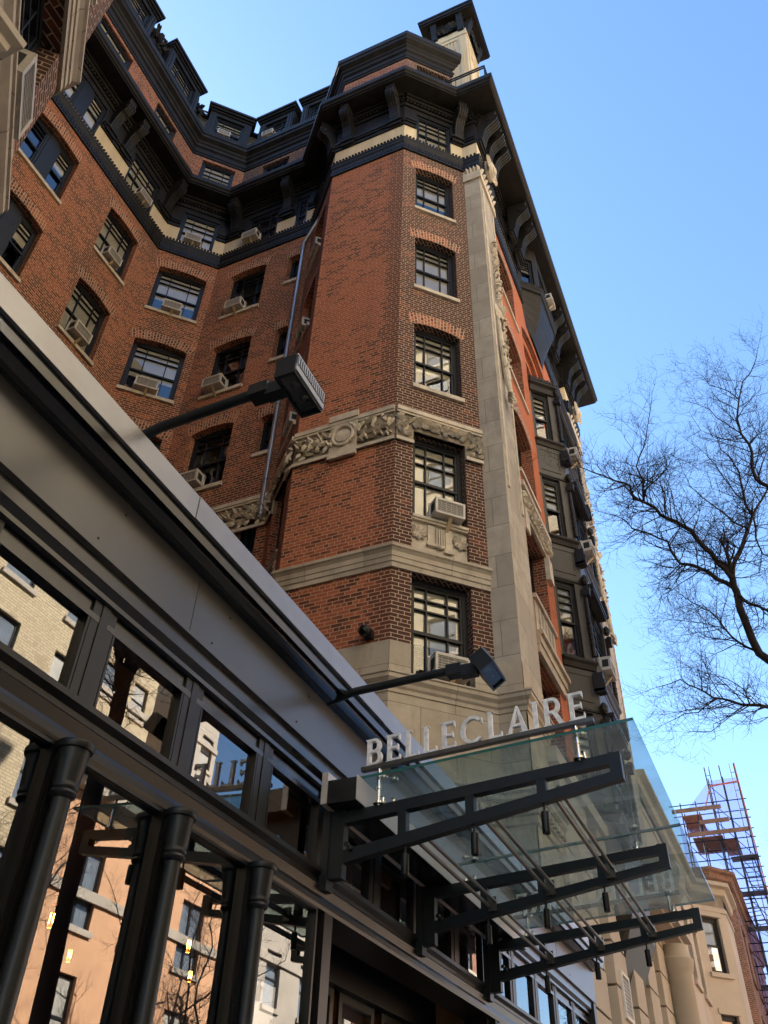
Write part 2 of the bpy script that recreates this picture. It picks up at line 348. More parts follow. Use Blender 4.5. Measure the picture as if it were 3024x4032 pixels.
def window(fr, op, parent, d=0., depth=.22, cols=(.25, .75), rows=(.22, .44), sill=True, arch=True, blind=.6, rail=.5, fmat=None, low=(), glassm=None, bm=None, fw=.09):
    """double hung sash window: frame with muntins, glass, blind, stone sill, brick arch"""
    a, b, z0 = op['s0'], op['s1'], op['z0']; z1 = op['z1']; ri = op.get('rise', 0); D = d-depth
    mb = MB(); B = lambda s0, s1, d0, d1, e, f: fr.box(mb, s0, s1, d0, d1, e, f)
    B(a, a+fw, D-.06, D+.04, z0, z1); B(b-fw, b, D-.06, D+.04, z0, z1)
    B(a+fw, b-fw, D-.06, D+.04, z0, z0+.06)
    ia, ib, iz0, iz1 = a+fw, b-fw, z0+.06, z1-.02
    if ri:
        for k in range(NSEG):
            p = a+(b-a)*k/NSEG; q = a+(b-a)*(k+1)/NSEG
            mb.face([fr(p, D+.04, z1-.02), fr(q, D+.04, z1-.02), fr(q, D+.04, arch_z(op, q)), fr(p, D+.04, arch_z(op, p))])
        mb.face([fr(a, D+.04, z1-.02), fr(a, D-.06, z1-.02), fr(b, D-.06, z1-.02), fr(b, D+.04, z1-.02)])
    else: B(a+fw, b-fw, D-.06, D+.04, z1-.10, z1); iz1 = z1-.10
    zr = iz0+(iz1-iz0)*rail
    B(ia, ib, D-.045, D+.03, zr-.028, zr+.028)
    B(ia, ia+.045, D-.05, D+.012, iz0, zr-.028); B(ib-.045, ib, D-.05, D+.012, iz0, zr-.028); B(ia+.045, ib-.045, D-.05, D+.012, iz0, iz0+.05)
    B(ia, ia+.04, D-.04, D+.024, zr+.028, iz1); B(ib-.04, ib, D-.04, D+.024, zr+.028, iz1); B(ia+.04, ib-.04, D-.04, D+.024, iz1-.045, iz1)
    ja, jb = ia+.04, ib-.04; cs = [ja+(jb-ja)*c for c in cols]; mw = .0125
    for c in cs:
        B(c-mw, c+mw, D-.03, D+.018, zr+.028, iz1-.045); B(c-mw, c+mw, D-.045, D+.008, iz0+.05, zr-.028)
    ed = [ja]+cs+[jb]; e0, e1 = zr+.028, iz1-.045
    for r in rows:
        z = e1-(e1-e0)*r
        for i in range(len(ed)-1): B(ed[i]+(mw if i else 0), ed[i+1]-(mw if i < len(ed)-2 else 0), D-.029, D+.017, z-mw, z+mw)
    for r in low:
        z = zr-.028-(zr-.028-iz0-.05)*r
        for i in range(len(ed)-1): B(ed[i]+(mw if i else 0), ed[i+1]-(mw if i < len(ed)-2 else 0), D-.044, D+.007, z-mw, z+mw)
    w = mb.build('window', fmat or m_frame, parent)
    g = MB(); g.face([fr(ia, D-.035, iz0), fr(ib, D-.035, iz0), fr(ib, D-.035, iz1), fr(ia, D-.035, iz1)])
    g.build('glass', glassm or m_wglass, w)
    if blind:
        g = MB(); zb = iz1-(iz1-iz0)*blind; fr.box(g, ia+.01, ib-.01, D-.06, D-.045, zb, iz1); g.build('blind', bm or m_blind, w)
    if sill:
        g = MB(); fr.box(g, a-.03, b+.03, D+.045, d+.06, z0-.11, z0); g.build('sill', m_stone, w)
    if ri and arch:
        g = MB(); H = .34
        for k in range(NSEG):
            p = a-.1+(b-a+.2)*k/NSEG; q = a-.1+(b-a+.2)*(k+1)/NSEG
            zp = op['z1']+ri*(1-((p-(a+b)/2)/((b-a)/2+.1))**2*1.0); zq = op['z1']+ri*(1-((q-(a+b)/2)/((b-a)/2+.1))**2)
            ca = arch_z(op, min(max(p, a), b)); cb = arch_z(op, min(max(q, a), b))
            lo = [(p, max(zp, ca if a <= p <= b else 0)), (q, max(zq, cb if a <= q <= b else 0))]
            pts = [fr(p, d+.006, lo[0][1]), fr(q, d+.006, lo[1][1]), fr(q+(q-(a+b)/2)*.10, d+.006, lo[1][1]+H), fr(p+(p-(a+b)/2)*.10, d+.006, lo[0][1]+H)]
            g.face(pts, [(0, p), (0, q), (H+.006, q), (H+.006, p)])
        g.build('arch', m_arch, w)
    return w
# ---------------------------------------------------------------- ground
mb = MB(); mb.box(-400, -400, -.6, 1200, 400, -.02); tag(mb.build('road', m_asph), 'dark asphalt street between the hotel and the buildings opposite', 'road', kind='structure')
mb = MB(); mb.box(-60, -2.0, -.016, 220, 40, .12); tag(mb.build('pavement', m_walk), 'concrete pavement along the hotel front', 'pavement', kind='structure')
mb = MB(); mb.box(-60, -60, -.016, 220, -12.5, .12); tag(mb.build('far_pavement', m_walk), 'concrete pavement across the street', 'pavement', kind='structure')
# ---------------------------------------------------------------- hotel
YW = 3.0; CX = 11.893
H = thing('hotel_building', (11, 6, 0), 'red brick hotel around a recessed court, with black bracketed eaves and limestone pilasters', 'hotel')
mx = lambda p: (CX-p[0], p[1])
P = dict(A=(mx((10, 12.39)), (10, 12.39)), CH=((10, 12.39), (11.29, 11.10)), C=((11.29, 11.10), (11.29, 7.90)), LC=((11.29, 7.90), (10, 6.61)),
         F=((10, 6.61), (10, 4.485)), MC=((10, 4.485), (11.25, 3.235)))
FR = {k: Fr(*v) for k, v in P.items()}
FR['ML'] = Fr(mx(P['MC'][1]), mx(P['MC'][0]))      # left wing's chamfer facing the street and the court
SW = Fr((12.46, YW), (21.0, YW)); FR['S'] = SW
ZT, ZB = 23.82, 8.45
floors = (21.06, 17.74, 14.42)
def std(s0, s1, fl=floors, h=1.95, rise=.10, **k): return [dict(s0=s0, s1=s1, z0=z, z1=z+h, rise=rise, **k) for z in fl]
tall = lambda s0, s1: [dict(s0=s0, s1=s1, z0=11.08, z1=13.1, zw=10.28), dict(s0=s0, s1=s1, z0=7.95, z1=9.84)]
OPS = dict(A=std(5.22-1.893, 6.70-1.893, (21.06, 17.74, 14.42))+std(8.06-1.893, 9.29-1.893), CH=std(.21, 1.60), C=std(.58, 1.79)+std(2.55, 2.93, (21.65, 18.33, 15.0), 1.2, .06),
           LC=std(.40, 1.45), MC=std(.35, 1.41), ML=std(1.767-1.41, 1.767-.35), F=[],
           S=std(.85, 2.35, rise=.2, depth=.34)+std(6.2, 7.7, rise=.2, depth=.34)+[dict(s0=3.0, s1=6.4, z0=19.2, z1=22.1, rise=.62, depth=.14)])
for k in ('A', 'CH', 'C', 'LC', 'MC', 'ML', 'S'):
    if k in ('A', 'CH'): OPS[k] += [dict(s0=o['s0'], s1=o['s1'], z0=11.08, z1=13.1) for o in OPS[k] if o['z0'] == 14.42]
    elif k == 'C': OPS[k] += tall(.58, 1.79)+tall(2.45, 2.95)
    elif k == 'LC': OPS[k] += tall(.40, 1.45)
    elif k == 'MC': OPS[k] += tall(.35, 1.41)
    elif k == 'ML': OPS[k] += tall(1.767-1.41, 1.767-.35)
    else: OPS[k] += [dict(s0=a, s1=b, z0=z0, z1=z1, depth=.34) for a, b in ((.85, 2.35), (6.2, 7.7)) for z0, z1 in ((11.08, 13.05), (7.95, 9.75))]
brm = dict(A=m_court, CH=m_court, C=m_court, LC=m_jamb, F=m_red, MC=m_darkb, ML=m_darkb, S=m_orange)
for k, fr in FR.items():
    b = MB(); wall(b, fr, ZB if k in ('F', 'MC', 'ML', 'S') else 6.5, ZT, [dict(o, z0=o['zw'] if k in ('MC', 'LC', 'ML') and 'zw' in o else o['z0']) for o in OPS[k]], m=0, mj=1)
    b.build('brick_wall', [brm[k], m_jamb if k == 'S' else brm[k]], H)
    for o in OPS[k]:
        if k == 'ML' and o['z0'] > 12 or k == 'S' and (o['s0'] > 2.9): continue
        if o['depth'] == .14 if 'depth' in o else False: continue
        dp = o.get('depth', .24)-.03; wd = o['s1']-o['s0']; t = o['z0'] < 11.5
        if k == 'A' and o['s0'] < 4:    # coupled windows with a wide mullion
            mid = (o['s0']+o['s1'])/2; g = MB(); fr.box(g, mid-.17, mid+.17, -.26, -.15, o['z0'], o['z1']+o.get('rise', 0)-.005); 
            w1 = window(fr, dict(s0=o['s0'], s1=mid-.17, z0=o['z0'], z1=o['z1']), H, depth=dp, cols=(), rows=(.2, .4), sill=False, fw=.06, blind=.0)
            w2 = window(fr, dict(s0=mid+.17, s1=o['s1'], z0=o['z0'], z1=o['z1']), H, depth=dp, cols=(), rows=(.2, .4), sill=False, fw=.06, blind=.35)
            g.build('mullion', m_frame, w1); g = MB()
            fr.box(g, o['s0']-.04, o['s1']+.04, -.2, .06, o['z0']-.11, o['z0']); g.build('sill', m_stone, w1)
            if o.get('rise'):
                g = MB(); q = dict(o); n = NSEG
                for j in range(n):
                    p_ = q['s0']+(wd)*j/n; r_ = q['s0']+wd*(j+1)/n; a1, a2 = arch_z(q, p_), arch_z(q, r_)
                    g.face([fr(p_, .006, a1), fr(r_, .006, a2), fr(r_, .006, a2+.36), fr(p_, .006, a1+.36)], [(0, p_), (0, r_), (.34, r_), (.34, p_)])
                    g.face([fr(p_, -.17, o['z1']-.02), fr(r_, -.17, o['z1']-.02), fr(r_, -.17, a2), fr(p_, -.17, a1)], m=1)
                g.build('arch', [m_arch, m_frame], w1)
            continue
        small = wd < .6
        window(fr, o, H, depth=dp, cols=(.5,) if small else ((.25, .75) if not t else (.27, .73)), rows=() if small else ((.2, .42) if not t else (.25, .5)), low=(), blind=random.choice((.62, .8, .72, 1.0)) if not small else .5,
               sill=not (t and k in ('MC', 'C', 'LC', 'ML', 'S')), fw=.06 if small else .085, rail=.48)
# dark rooms behind every window
b = MB()
for k, fr in FR.items(): b.face([fr(0, -.75, 6), fr(fr.L, -.75, 6), fr(fr.L, -.75, 27), fr(0, -.75, 27)])
b.build('room_lining', m_lining, H)
# arch niche above the oriel
b = MB(); o2 = dict(s0=3.22, s1=6.18, z0=19.2, z1=21.85, rise=.6, depth=.13); o3 = dict(s0=3.44, s1=5.96, z0=19.2, z1=21.6, rise=.58, depth=.2)
wall(b, SW, 19.2, 22.9, [o2], d=-.14, mj=1, s0=2.9, s1=6.5); wall(b, SW, 19.2, 22.9, [o3], d=-.27, mj=1, s0=2.9, s1=6.5); b.build('arch_order', [m_orange, m_jamb], H)
window(SW, dict(s0=3.44, s1=5.96, z0=19.6, z1=21.6, rise=.5), H, d=-.27, depth=.18, cols=(.3, .7), arch=False, sill=False)
# street pilasters
def pilaster(x0, x1):
    b = MB(); ext = .25
    b.box(x0, 2.81, 8.2, x1, YW+ext, 23.2); p = b.build('pilaster', m_limeg, H)
    b = MB()
    b.box(x0-.055, 2.755, 23.2, x1+.055, YW+ext, 23.56); b.box(x0-.02, 2.78, 23.56, x1+.02, YW+ext, 23.80)
    for i in range(7):   # leafy capital
        for fx in (0, 1):
            a = x0+.1+(x1-x0-.2)*i/6
            if fx == 0: leaf(b, (a, 2.775, 23.58), (0, -.15, 1), (0, -1, .2), .2, .14)
            elif i < 4: leaf(b, (x0-.025, 2.83+.1*i, 23.58), (-.15, 0, 1), (-1, 0, .2), .2, .12)
    b.build('capital', m_stone, p)
    b = MB(); c = (x0+x1)/2; yy = 2.81   # carved street front: moulded strips, a hanging festoon and a cartouche
    for a0, a1 in ((x0+.12, x0+.2), (x1-.2, x1-.12)): b.box(a0, yy-.03, 12.2, a1, yy, 22.9)
    for i in range(46):
        z = 20.9-.055*i*1.0; r = .10+.05*math.sin(i*1.3); b_l = leaf(b, (c+random.uniform(-.1, .1), yy-.02, z), (random.uniform(-.6, .6), -.35, random.uniform(-.3, .8)), (0, -1, 0), .17, .11)
    b.lathe((c, yy-.02, 17.9), [(.0, -.16), (.24, -.12), (.3, 0), (.24, .02), (.05, .1)], 14, axis=(0, -1, 0))
    b.lathe((c, yy-.05, 18.05), [(.12, -.05), (.14, .05), (.06, .16)], 10, axis=(0, -1, .3))
    for i in range(40):
        z = 17.75-.05*i; leaf(b, (c+random.uniform(-.12, .12), yy-.02, z), (random.uniform(-.7, .7), -.4, random.uniform(-.8, .3)), (0, -1, 0), .18, .12)
    b.tube([(c-.14, yy-.03, 17.7), (c-.16, yy-.06, 16.7), (c-.05, yy-.09, 15.6), (c, yy-.12, 15.2)], [.05, .06, .07, .05], 8)
    b.tube([(c+.14, yy-.03, 17.7), (c+.16, yy-.06, 16.7), (c+.05, yy-.09, 15.7)], [.05, .06, .06], 8)
    for i in range(14): leaf(b, (c+random.uniform(-.1, .1), yy-.05, 15.2-random.uniform(0, .35)), (random.uniform(-.6, .6), -.6, -.6), (0, -1, 0), .2, .13)
    b.build('festoon', m_stone, p)
    # lion-like mask in the frieze above the pilaster
    b = MB(); cz = 24.5
    b.lathe((c, yy-.02, cz), [(.28, -.02), (.30, .10), (.28, .18), (.22, .26), (.10, .30)], 16, axis=(0, -1, -.12))
    b.lathe((c, yy-.27, cz-.10), [(.13, -.05), (.12, .04), (.07, .07)], 12, axis=(0, -1, -.2))
    for sx in (-1, 1):
        b.lathe((c+.1*sx, yy-.25, cz+.09), [(.045, 0), (.05, .03), (.02, .06)], 8, axis=(0, -1, 0))
    for i in range(22):
        a = math.pi*(i/21*1.5-.25); leaf(b, (c+.24*math.cos(a), yy-.14, cz+.24*math.sin(a)), (math.cos(a), -.3, math.sin(a)), (0, -1, 0), .22, .13)
    b.build('mask', m_stone, p)
    return p
def leaf(mb, c, d, n, L, W, m=0):   # a curled leaf with a raised rib
    c = V(c); d = V(d).normalized(); n = V(n); n = (n-d*n.dot(d)).normalized(); sd = d.cross(n)
    prof = ((0, .25, .02), (.3, .9, .22), (.62, 1, .34), (.85, .55, .3), (1, .05, .12)); rows = []
    for t, wd, h in prof:
        q = c+d*L*t; rows.append((q+sd*W*.5*wd+n*L*h*.25, q+n*L*(h+.12)*.8, q-sd*W*.5*wd+n*L*h*.25))
    for a, b in zip(rows, rows[1:]):
        mb.face([a[0], b[0], b[1], a[1]], [(0, 0)]*4, m); mb.face([a[1], b[1], b[2], a[2]], [(0, 0)]*4, m)
def leaf_band(mb, fr, s0, s1, z0, z1, d, hole=None, fl=1):
    n = max(2, int((s1-s0)/.15)); h = z1-z0
    for i in range(n+1):
        s = s0+(s1-s0)*i/n
        for a in (-1.2, -.8, -.4, .0, .4, .8, 1.2):
            L = random.uniform(.18, .26); zz = random.uniform(z0+.1, z1-.1)
            ss = s+random.uniform(-.03, .03); dirv = (math.cos(a)*fl, math.sin(a))
            ez = zz+dirv[1]*L*1.25
            if ez > z1 or ez < z0: L *= .7
            if hole and hole[0]-.06 < ss+dirv[0]*L*.6 < hole[1]+.06 and zz < hole[2]+.16: 
                if zz+.1 < hole[2]: continue
            if not s0-.02 < ss+dirv[0]*L < s1+.02: continue
            leaf(mb, fr(ss, d, zz), fr.t*dirv[0]+V((0, 0, 1))*dirv[1]*.9+fr.n*random.uniform(.04, .16), fr.n, L*1.1, .08)
pil = pilaster(11.25, 12.46); pilaster(21.0, 22.6)
b = MB(); b.box(CX-12.46, 2.81, 6, CX-11.25, YW+.25, 23.8); b.build('pilaster', m_limeg, H)
# carved leaf bands, with the cartouche
for k, hole in (('C', (.58, 1.79)), ('LC', (.40, 1.45)), ('F', None), ('MC', (.35, 1.41)), ('ML', (1.767-1.41, 1.767-.35))):
    fr = FR[k]; b = MB(); ops = [dict(s0=hole[0], s1=hole[1], z0=12.0, z1=13.1, depth=.10)] if hole else []
    if k == 'C': ops.append(dict(s0=2.45, s1=2.95, z0=12, z1=13.1, depth=.1))
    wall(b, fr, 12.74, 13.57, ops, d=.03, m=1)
    seg = [(0, fr.L)] if not hole else [(0, hole[0]), (hole[1], fr.L)]
    for a0, a1 in seg: fr.box(b, a0, a1, .045, .075, 12.72, 12.80)
    fr.box(b, 0, fr.L, .045, .10, 13.50, 13.60); fr.box(b, 0, fr.L, .045, .075, 13.45, 13.50)
    if hole: leaf_band(b, fr, 0, hole[0]-.02, 12.8, 13.45, .05); leaf_band(b, fr, hole[0]-.02, hole[1]+.02, 13.14, 13.45, .05, fl=1); leaf_band(b, fr, hole[1]+.02, fr.L, 12.8, 13.45, .05, fl=-1)
    else: leaf_band(b, fr, 0, .78, 12.8, 13.45, .05, fl=-1); leaf_band(b, fr, 1.36, fr.L, 12.8, 13.45, .05)
    cb = b.build('carved_band', [m_stone, m_recess], H)
    if k == 'F':
        b = MB(); fr.box(b, .80, 1.36, .03, .09, 12.62, 13.68); fr.box(b, .77, 1.39, .09, .13, 13.58, 13.74); fr.box(b, .79, 1.37, .09, .115, 12.60, 12.72)
        c = fr(1.08, .09, 13.14); R = [c+fr.t*.21*math.cos(a)+V((0, 0, .25))*math.sin(a)+fr.n*.02 for a in [i*math.pi/12 for i in range(25)]]
        b.tube(R, .032, 8); b.lathe(c, [(.17, 0), (.15, .03), (.02, .04)], 18, axis=fr.n)
        for i in range(16):
            a = random.choice((.6, 2.5, 3.7, 5.6))+random.uniform(-.35, .35); q = c+fr.t*.23*math.cos(a)+V((0, 0, .27))*math.sin(a)
            leaf(b, q, fr.t*math.cos(a+1)+V((0, 0, 1))*math.sin(a+1)+fr.n*.2, fr.n, .13, .07)
        b.build('cartouche', m_stone, cb)
# string course above the second windows, apron panels
for path in ([P['C'][1], P['LC'][1], P['F'][1], P['MC'][1]], [mx(P['MC'][1]), mx(P['MC'][0]), mx(P['F'][0])]):
    b = MB(); b.sweep(path, [(0, 9.83), (.035, 9.83), (.035, 9.93), (.05, 9.935), (.05, 10.03), (.065, 10.035), (.065, 10.13), (.10, 10.17), (.13, 10.19), (.13, 10.24), (.0, 10.29)])
    b.build('string_course', m_lime, H)
for k in ('MC', 'LC', 'ML'):
    fr = FR[k]; o = OPS[k][-2]; a0, a1 = o['s0']+.004, o['s1']-.004; b = MB()
    fr.box(b, a0, a1, -.2, -.07, 10.28, 11.0); fr.box(b, a0, a1, -.2, .0, 10.98, 11.02); fr.box(b, a0, a1, -.2, .03, 11.02, 11.076)
    fr.box(b, a0+.3, a0+.42, -.07, -.03, 10.5, 10.95); fr.box(b, a1-.42, a1-.3, -.07, -.03, 10.42, 10.95); fr.box(b, a0+.27, a0+.45, -.03, 0, 10.5, 10.56); fr.box(b, a1-.45, a1-.27, -.03, 0, 10.42, 10.5)
    for i in range(4): c = a0+.46+.045*i; fr.box(b, c, c+.022, -.07, -.035, 10.55, 10.93)
    b.tube([fr(a0+.44, -.05, 10.55), fr(a0+.52, -.01, 10.5), fr(a0+.6, -.05, 10.55)], .035, 8)
    for c in (a0+.13, a1-.14):
        for i in range(8): a = i*.78; leaf(b, fr(c, -.06, 10.74), fr.t*math.cos(a)+V((0, 0, 1))*math.sin(a)+fr.n*.1, fr.n, .17, .1)
    b.build('apron_panel', m_stone, H)
# limestone base: blocks, base cornice, lower mouldings
base = [(11.29, 7.9), (10, 6.61), (10, 4.485), (11.25, 3.235), (11.25, 2.81), (12.46, 2.81)]
for path in (base, [mx(p) for p in base[::-1]]):
    ops = [dict(s0=.35, s1=1.41, z0=7.95, z1=9.0, depth=.2)]
    for i, (p0, p1) in enumerate(zip(path, path[1:])):
        fr = Fr(p0, p1); b = MB(); ch = abs(abs(fr.t.x)-.707) < .01 and p0[1] < 5.1 and p1[1] < 5.1
        o = [dict(s0=.35, s1=1.41, z0=7.95, z1=9.0, depth=.2)] if ch else []
        wall(b, fr, 7.8, 8.47, o, d=.01); wall(b, fr, .12, 7.75, [], d=.03, s0=-.012, s1=fr.L+.012); b.build('base_wall', m_lime, H)
    b = MB(); b.sweep(path, [(0, 7.57), (.05, 7.59), (.05, 7.65), (.08, 7.68), (.09, 7.73), (.14, 7.78), (.14, 7.84), (.16, 7.85), (.16, 7.88), (.0, 7.91)]); b.build('base_cornice', m_lime, H)
    b = MB(); b.sweep(path, [(.03, 5.9), (.06, 5.92), (.06, 6.02), (.09, 6.04), (.09, 6.16), (.17, 6.24), (.17, 6.30), (.21, 6.33), (.21, 6.39), (.03, 6.46)])
    for i, (p0, p1) in enumerate(zip(path, path[1:])):
        fr = Fr(p0, p1); n = int(fr.L/.16)
        for j in range(n): fr.box(b, fr.L*(j+.25)/n, fr.L*(j+.75)/n, .09, .15, 6.06, 6.15)
    b.build('lower_cornice', m_lime, H)
# lintels and sills of the street windows
for a0 in (.85, 6.2):
    b = MB(); SW.box(b, a0-.3, a0+1.8, .0, .06, 13.05, 13.7); SW.box(b, a0-.34, a0+1.84, .06, .14, 13.62, 13.76); leaf_band(b, SW, a0-.28, a0+1.78, 13.1, 13.6, .06); SW.box(b, a0-.3, a0-.0, .06, .1, 12.5, 13.05); SW.box(b, a0+1.5, a0+1.8, .0, .1, 12.45, 13.05); b.build('carved_lintel', m_stone, H)
    b = MB(); SW.box(b, a0-.1, a0+1.85, .0, .07, 9.75, 10.12); SW.box(b, a0-.1, a0+1.88, .07, .1, 9.95, 10.12); SW.box(b, a0-.1, a0+1.92, .0, .16, 10.12, 10.22); SW.box(b, a0, a0+1.5, -.3, .03, 10.22, 10.98); SW.box(b, a0-.05, a0+1.55, -.3, .09, 10.98, 11.08)
    for i in range(5): SW.box(b, a0+.2+.25*i, a0+.32+.25*i, .03, .06, 10.35, 10.9)
    b.build('stone_lintel', m_lime, H)
# oriel
OX0, OX1 = 15.48, 18.82; OP = [(OX0, YW), (OX0+.55, YW-.55), (OX1-.55, YW-.55), (OX1, YW)]
ofr = [Fr(a, c) for a, c in zip(OP, OP[1:])]
ori = None
oz = [(17.45, 19.25), (14.25, 16.1), (11.0, 12.95), (7.85, 9.75)]
for i, fr in enumerate(ofr):
    ops = [dict(s0=.05 if i == 0 else (.2 if i == 1 else .2), s1=.56 if i == 0 else (fr.L-.2 if i == 1 else fr.L-.05), z0=a, z1=c, depth=.1) for a, c in oz]
    b = MB(); wall(b, fr, 6.0, 19.6, ops, depth=.1)
    for a, c in zip([19.6]+[q[0] for q in oz], []): pass
    for (za, zb) in ((16.25, 17.2), (13.1, 14.0), (9.9, 10.75)):    # raised borders of the spandrel panels
        s0, s1 = .1, fr.L-.14
        fr.box(b, s0, s1, 0, .012, zb-.16, zb-.13); fr.box(b, s1-.03, s1, 0, .012, za+.25, zb-.16); fr.box(b, s0, s1, 0, .014, za+.1, za+.13)
    q = b.build('oriel' if ori is None else 'oriel_side', m_panel, H if ori is None else ori)
    if ori is None: ori = q
    for o in ops: window(fr, o, H, depth=.10, cols=() if i != 1 else (.33, .67), rows=(.22, .44, .66), sill=False, blind=.5, fw=.05, rail=.47)
b = MB()
for z in (17.4, 14.2, 10.95, 7.8): b.sweep(OP, [(0, z-.22), (.03, z-.2), (.05, z-.1), (.10, z-.05), (.10, z), (0, z+.04)])
for z in (16.12, 12.97, 9.77): b.sweep(OP, [(0, z), (.025, z+.01), (.025, z+.06), (0, z+.08)])
b.sweep(OP, [(0, 19.25), (.05, 19.28), (.05, 19.5), (.12, 19.55), (.12, 19.62), (0, 19.66)])
for a, c in zip(OP, OP[1:]):
    fr = Fr(a, c); n = int(fr.L/.085)
    for j in range(n): fr.box(b, fr.L*(j+.12)/n, fr.L*(j+.88)/n, .02, .13, 19.62, 19.76-.02*(j % 2))
for (x, y) in OP[1:3]:   # corner colonnettes and consoles
    sx = -1 if x < 17 else 1
    for z0, z1 in oz:
        b.tube([(x+.02*sx, y-.03, z0+.1), (x+.02*sx, y-.03, z1-.35)], [.05, .042], 8)
        for j in range(5): b.lathe((x+.02*sx, y-.03, z0+.35+.14*j), [(.048, 0), (.062, .03), (.048, .06)], 8)
        b.obox((x+.02*sx, y-.06, z1-.2), (1, 0, 0), (0, 1, 0), (0, 0, 1), .07, .08, .1); b.lathe((x+.02*sx, y-.09, z1-.12), [(.02, -.08), (.07, -.07), (.07, .07), (.02, .08)], 10, axis=(1, 0, 0))
        b.lathe((x+.02*sx, y-.06, z1+.12), [(.04, -.1), (.08, -.05), (.09, .06), (.04, .14)], 8)
        b.obox((x+.02*sx, y-.05, z0-.55), (1, 0, 0), (0, 1, 0), (0, 0, 1), .1, .1, .22); 
        for j in range(3): b.obox((x+.02*sx, y-.06, z0-.72+.1*j), (1, 0, 0), (0, 1, 0), (0, 0, 1), .10-.01*j, .11, .03)
for z0, z1 in oz[1:]: b.box(OP[1][0]+.1, OP[1][1]-.22, z1+.02, OP[2][0]-.7, OP[1][1], z1+.10); b.box(OP[1][0]+.12, OP[1][1]-.2, z1-.06, OP[2][0]-.72, OP[1][1], z1+.016)
lo = [(OX0+.5, YW, 5.1), (OX0+.8, YW-.2, 5.1), (OX1-.8, YW-.2, 5.1), (OX1-.5, YW, 5.1)]
for i in range(3): b.face([lo[i], lo[i+1], (*OP[i+1], 6.0), (*OP[i], 6.0)])
b.face(lo[::-1])
b.build('oriel_moulding', m_iron2, ori)
# tile band, frieze, eaves
path_full = [mx(p) for p in ((12.46, 2.81), (11.25, 2.81), P['MC'][1], P['MC'][0], P['F'][0], P['LC'][0], P['C'][0], P['CH'][0])]
pathR = [P['A'][1], P['CH'][1], P['C'][1], P['LC'][1], P['F'][1], P['MC'][1], (11.25, 2.81), (12.46, 2.81), (12.46, YW), (21.0, YW), (21.0, 2.81), (22.6, 2.81), (22.6, 9)]
PATH = path_full + pathR
b = MB(); b.sweep(PATH, [(0, 23.78), (.05, 23.79), (.05, 23.86), (.035, 23.88), (.035, 24.12), (.06, 24.18), (.07, 24.27), (.085, 24.30), (.085, 24.36), (.0, 24.42)])
for p0, p1 in zip(PATH, PATH[1:]):
    fr = Fr(p0, p1); n = max(1, int(fr.L/.095))
    for j in range(n):
        s = fr.L*(j+.5)/n; b.tube([fr(s, .0, 24.44), fr(s, .10, 24.385)], [.034, .038], 6)
        if fr.L > .3: fr.box(b, s-.026, s+.014, .034, .055, 23.9, 24.08)
b.build('tile_band', m_iron, H)
ez0, ez1 = 24.55, 26.12
fops = dict(A=[(5.22-1.893, 6.70-1.893), (8.06-1.893, 9.29-1.893)], CH=[(.40, 1.50)], C=[(.75, 1.88), (2.5, 2.9)], LC=[(.4, 1.4)], MC=[(.37, 1.41)], ML=[(.36, 1.40)], F=[], S=[])
segs = list(zip(PATH, PATH[1:])); find = {tuple(map(tuple, v)): k for k, v in P.items()}
for p0, p1 in segs:
    fr = Fr(p0, p1); k = find.get((tuple(p0), tuple(p1)))
    if p0 == mx(P['MC'][1]): k = 'ML'
    ops = [dict(s0=a, s1=c, z0=ez0, z1=ez1, depth=.22) for a, c in fops.get(k, [])]
    b = MB(); wall(b, fr, 24.40, 25.2, ops, depth=.22); b.build('frieze', m_cream, H)
    b = MB(); wall(b, fr, 25.2, 26.9, ops, d=.004)
    cuts = [0]+[q for o in ops for q in (o['s0']-.03, o['s1']+.03)]+[fr.L]
    for a, c in zip(cuts[::2], cuts[1::2]):
        if c-a > .05:
            fr.box(b, a, c, .004, .05, 25.18, 25.32); fr.box(b, a, c, .004, .09, 25.32, 25.40); fr.box(b, a, c, .004, .12, 25.40, 25.47)
    fr.box(b, 0, fr.L, .004, .05, 26.35, 26.5); fr.box(b, 0, fr.L, .004, .12, 26.62, 26.75); fr.box(b, 0, fr.L, .004, .17, 26.75, 26.86)
    n = int(fr.L/.11)
    for j in range(n): fr.box(b, fr.L*(j+.2)/n, fr.L*(j+.75)/n, .05, .1, 26.5, 26.61)
    b.build('frieze_panel', m_iron, H)
    for o in ops:
        wd = o['s1']-o['s0']
        if k == 'A' and o['s0'] < 4:
            mid = (o['s0']+o['s1'])/2; q = window(fr, dict(o, s1=mid-.17), H, depth=.08, cols=(), rows=(.3, .6), sill=False, fw=.05, blind=.8); window(fr, dict(o, s0=mid+.17), H, depth=.08, cols=(), rows=(.3, .6), sill=False, fw=.05, blind=.8)
            g = MB(); fr.box(g, mid-.17, mid+.17, -.2, -.02, ez0, ez1); g.build('mullion', m_frame, q)
        else: window(fr, o, H, depth=.08, cols=(.5,) if wd < .6 else (.27, .73), rows=(.3, .6), sill=False, fw=.06, blind=.9, rail=.36)
eave = [mx((11.14, 2.70)), mx((11.14, 3.345))]+path_full[3:]+pathR[:5]+[(11.14, 3.345), (11.14, 2.70), (23.2, 2.70), (23.2, 9)]
b = MB(); b.sweep(eave, [(-.4, 26.88), (.60, 26.88), (.60, 26.93), (.645, 26.95), (.645, 27.03), (.70, 27.07), (.71, 27.24), (.66, 27.29), (-.3, 27.36)]); b.build('eave', m_iron2, H)
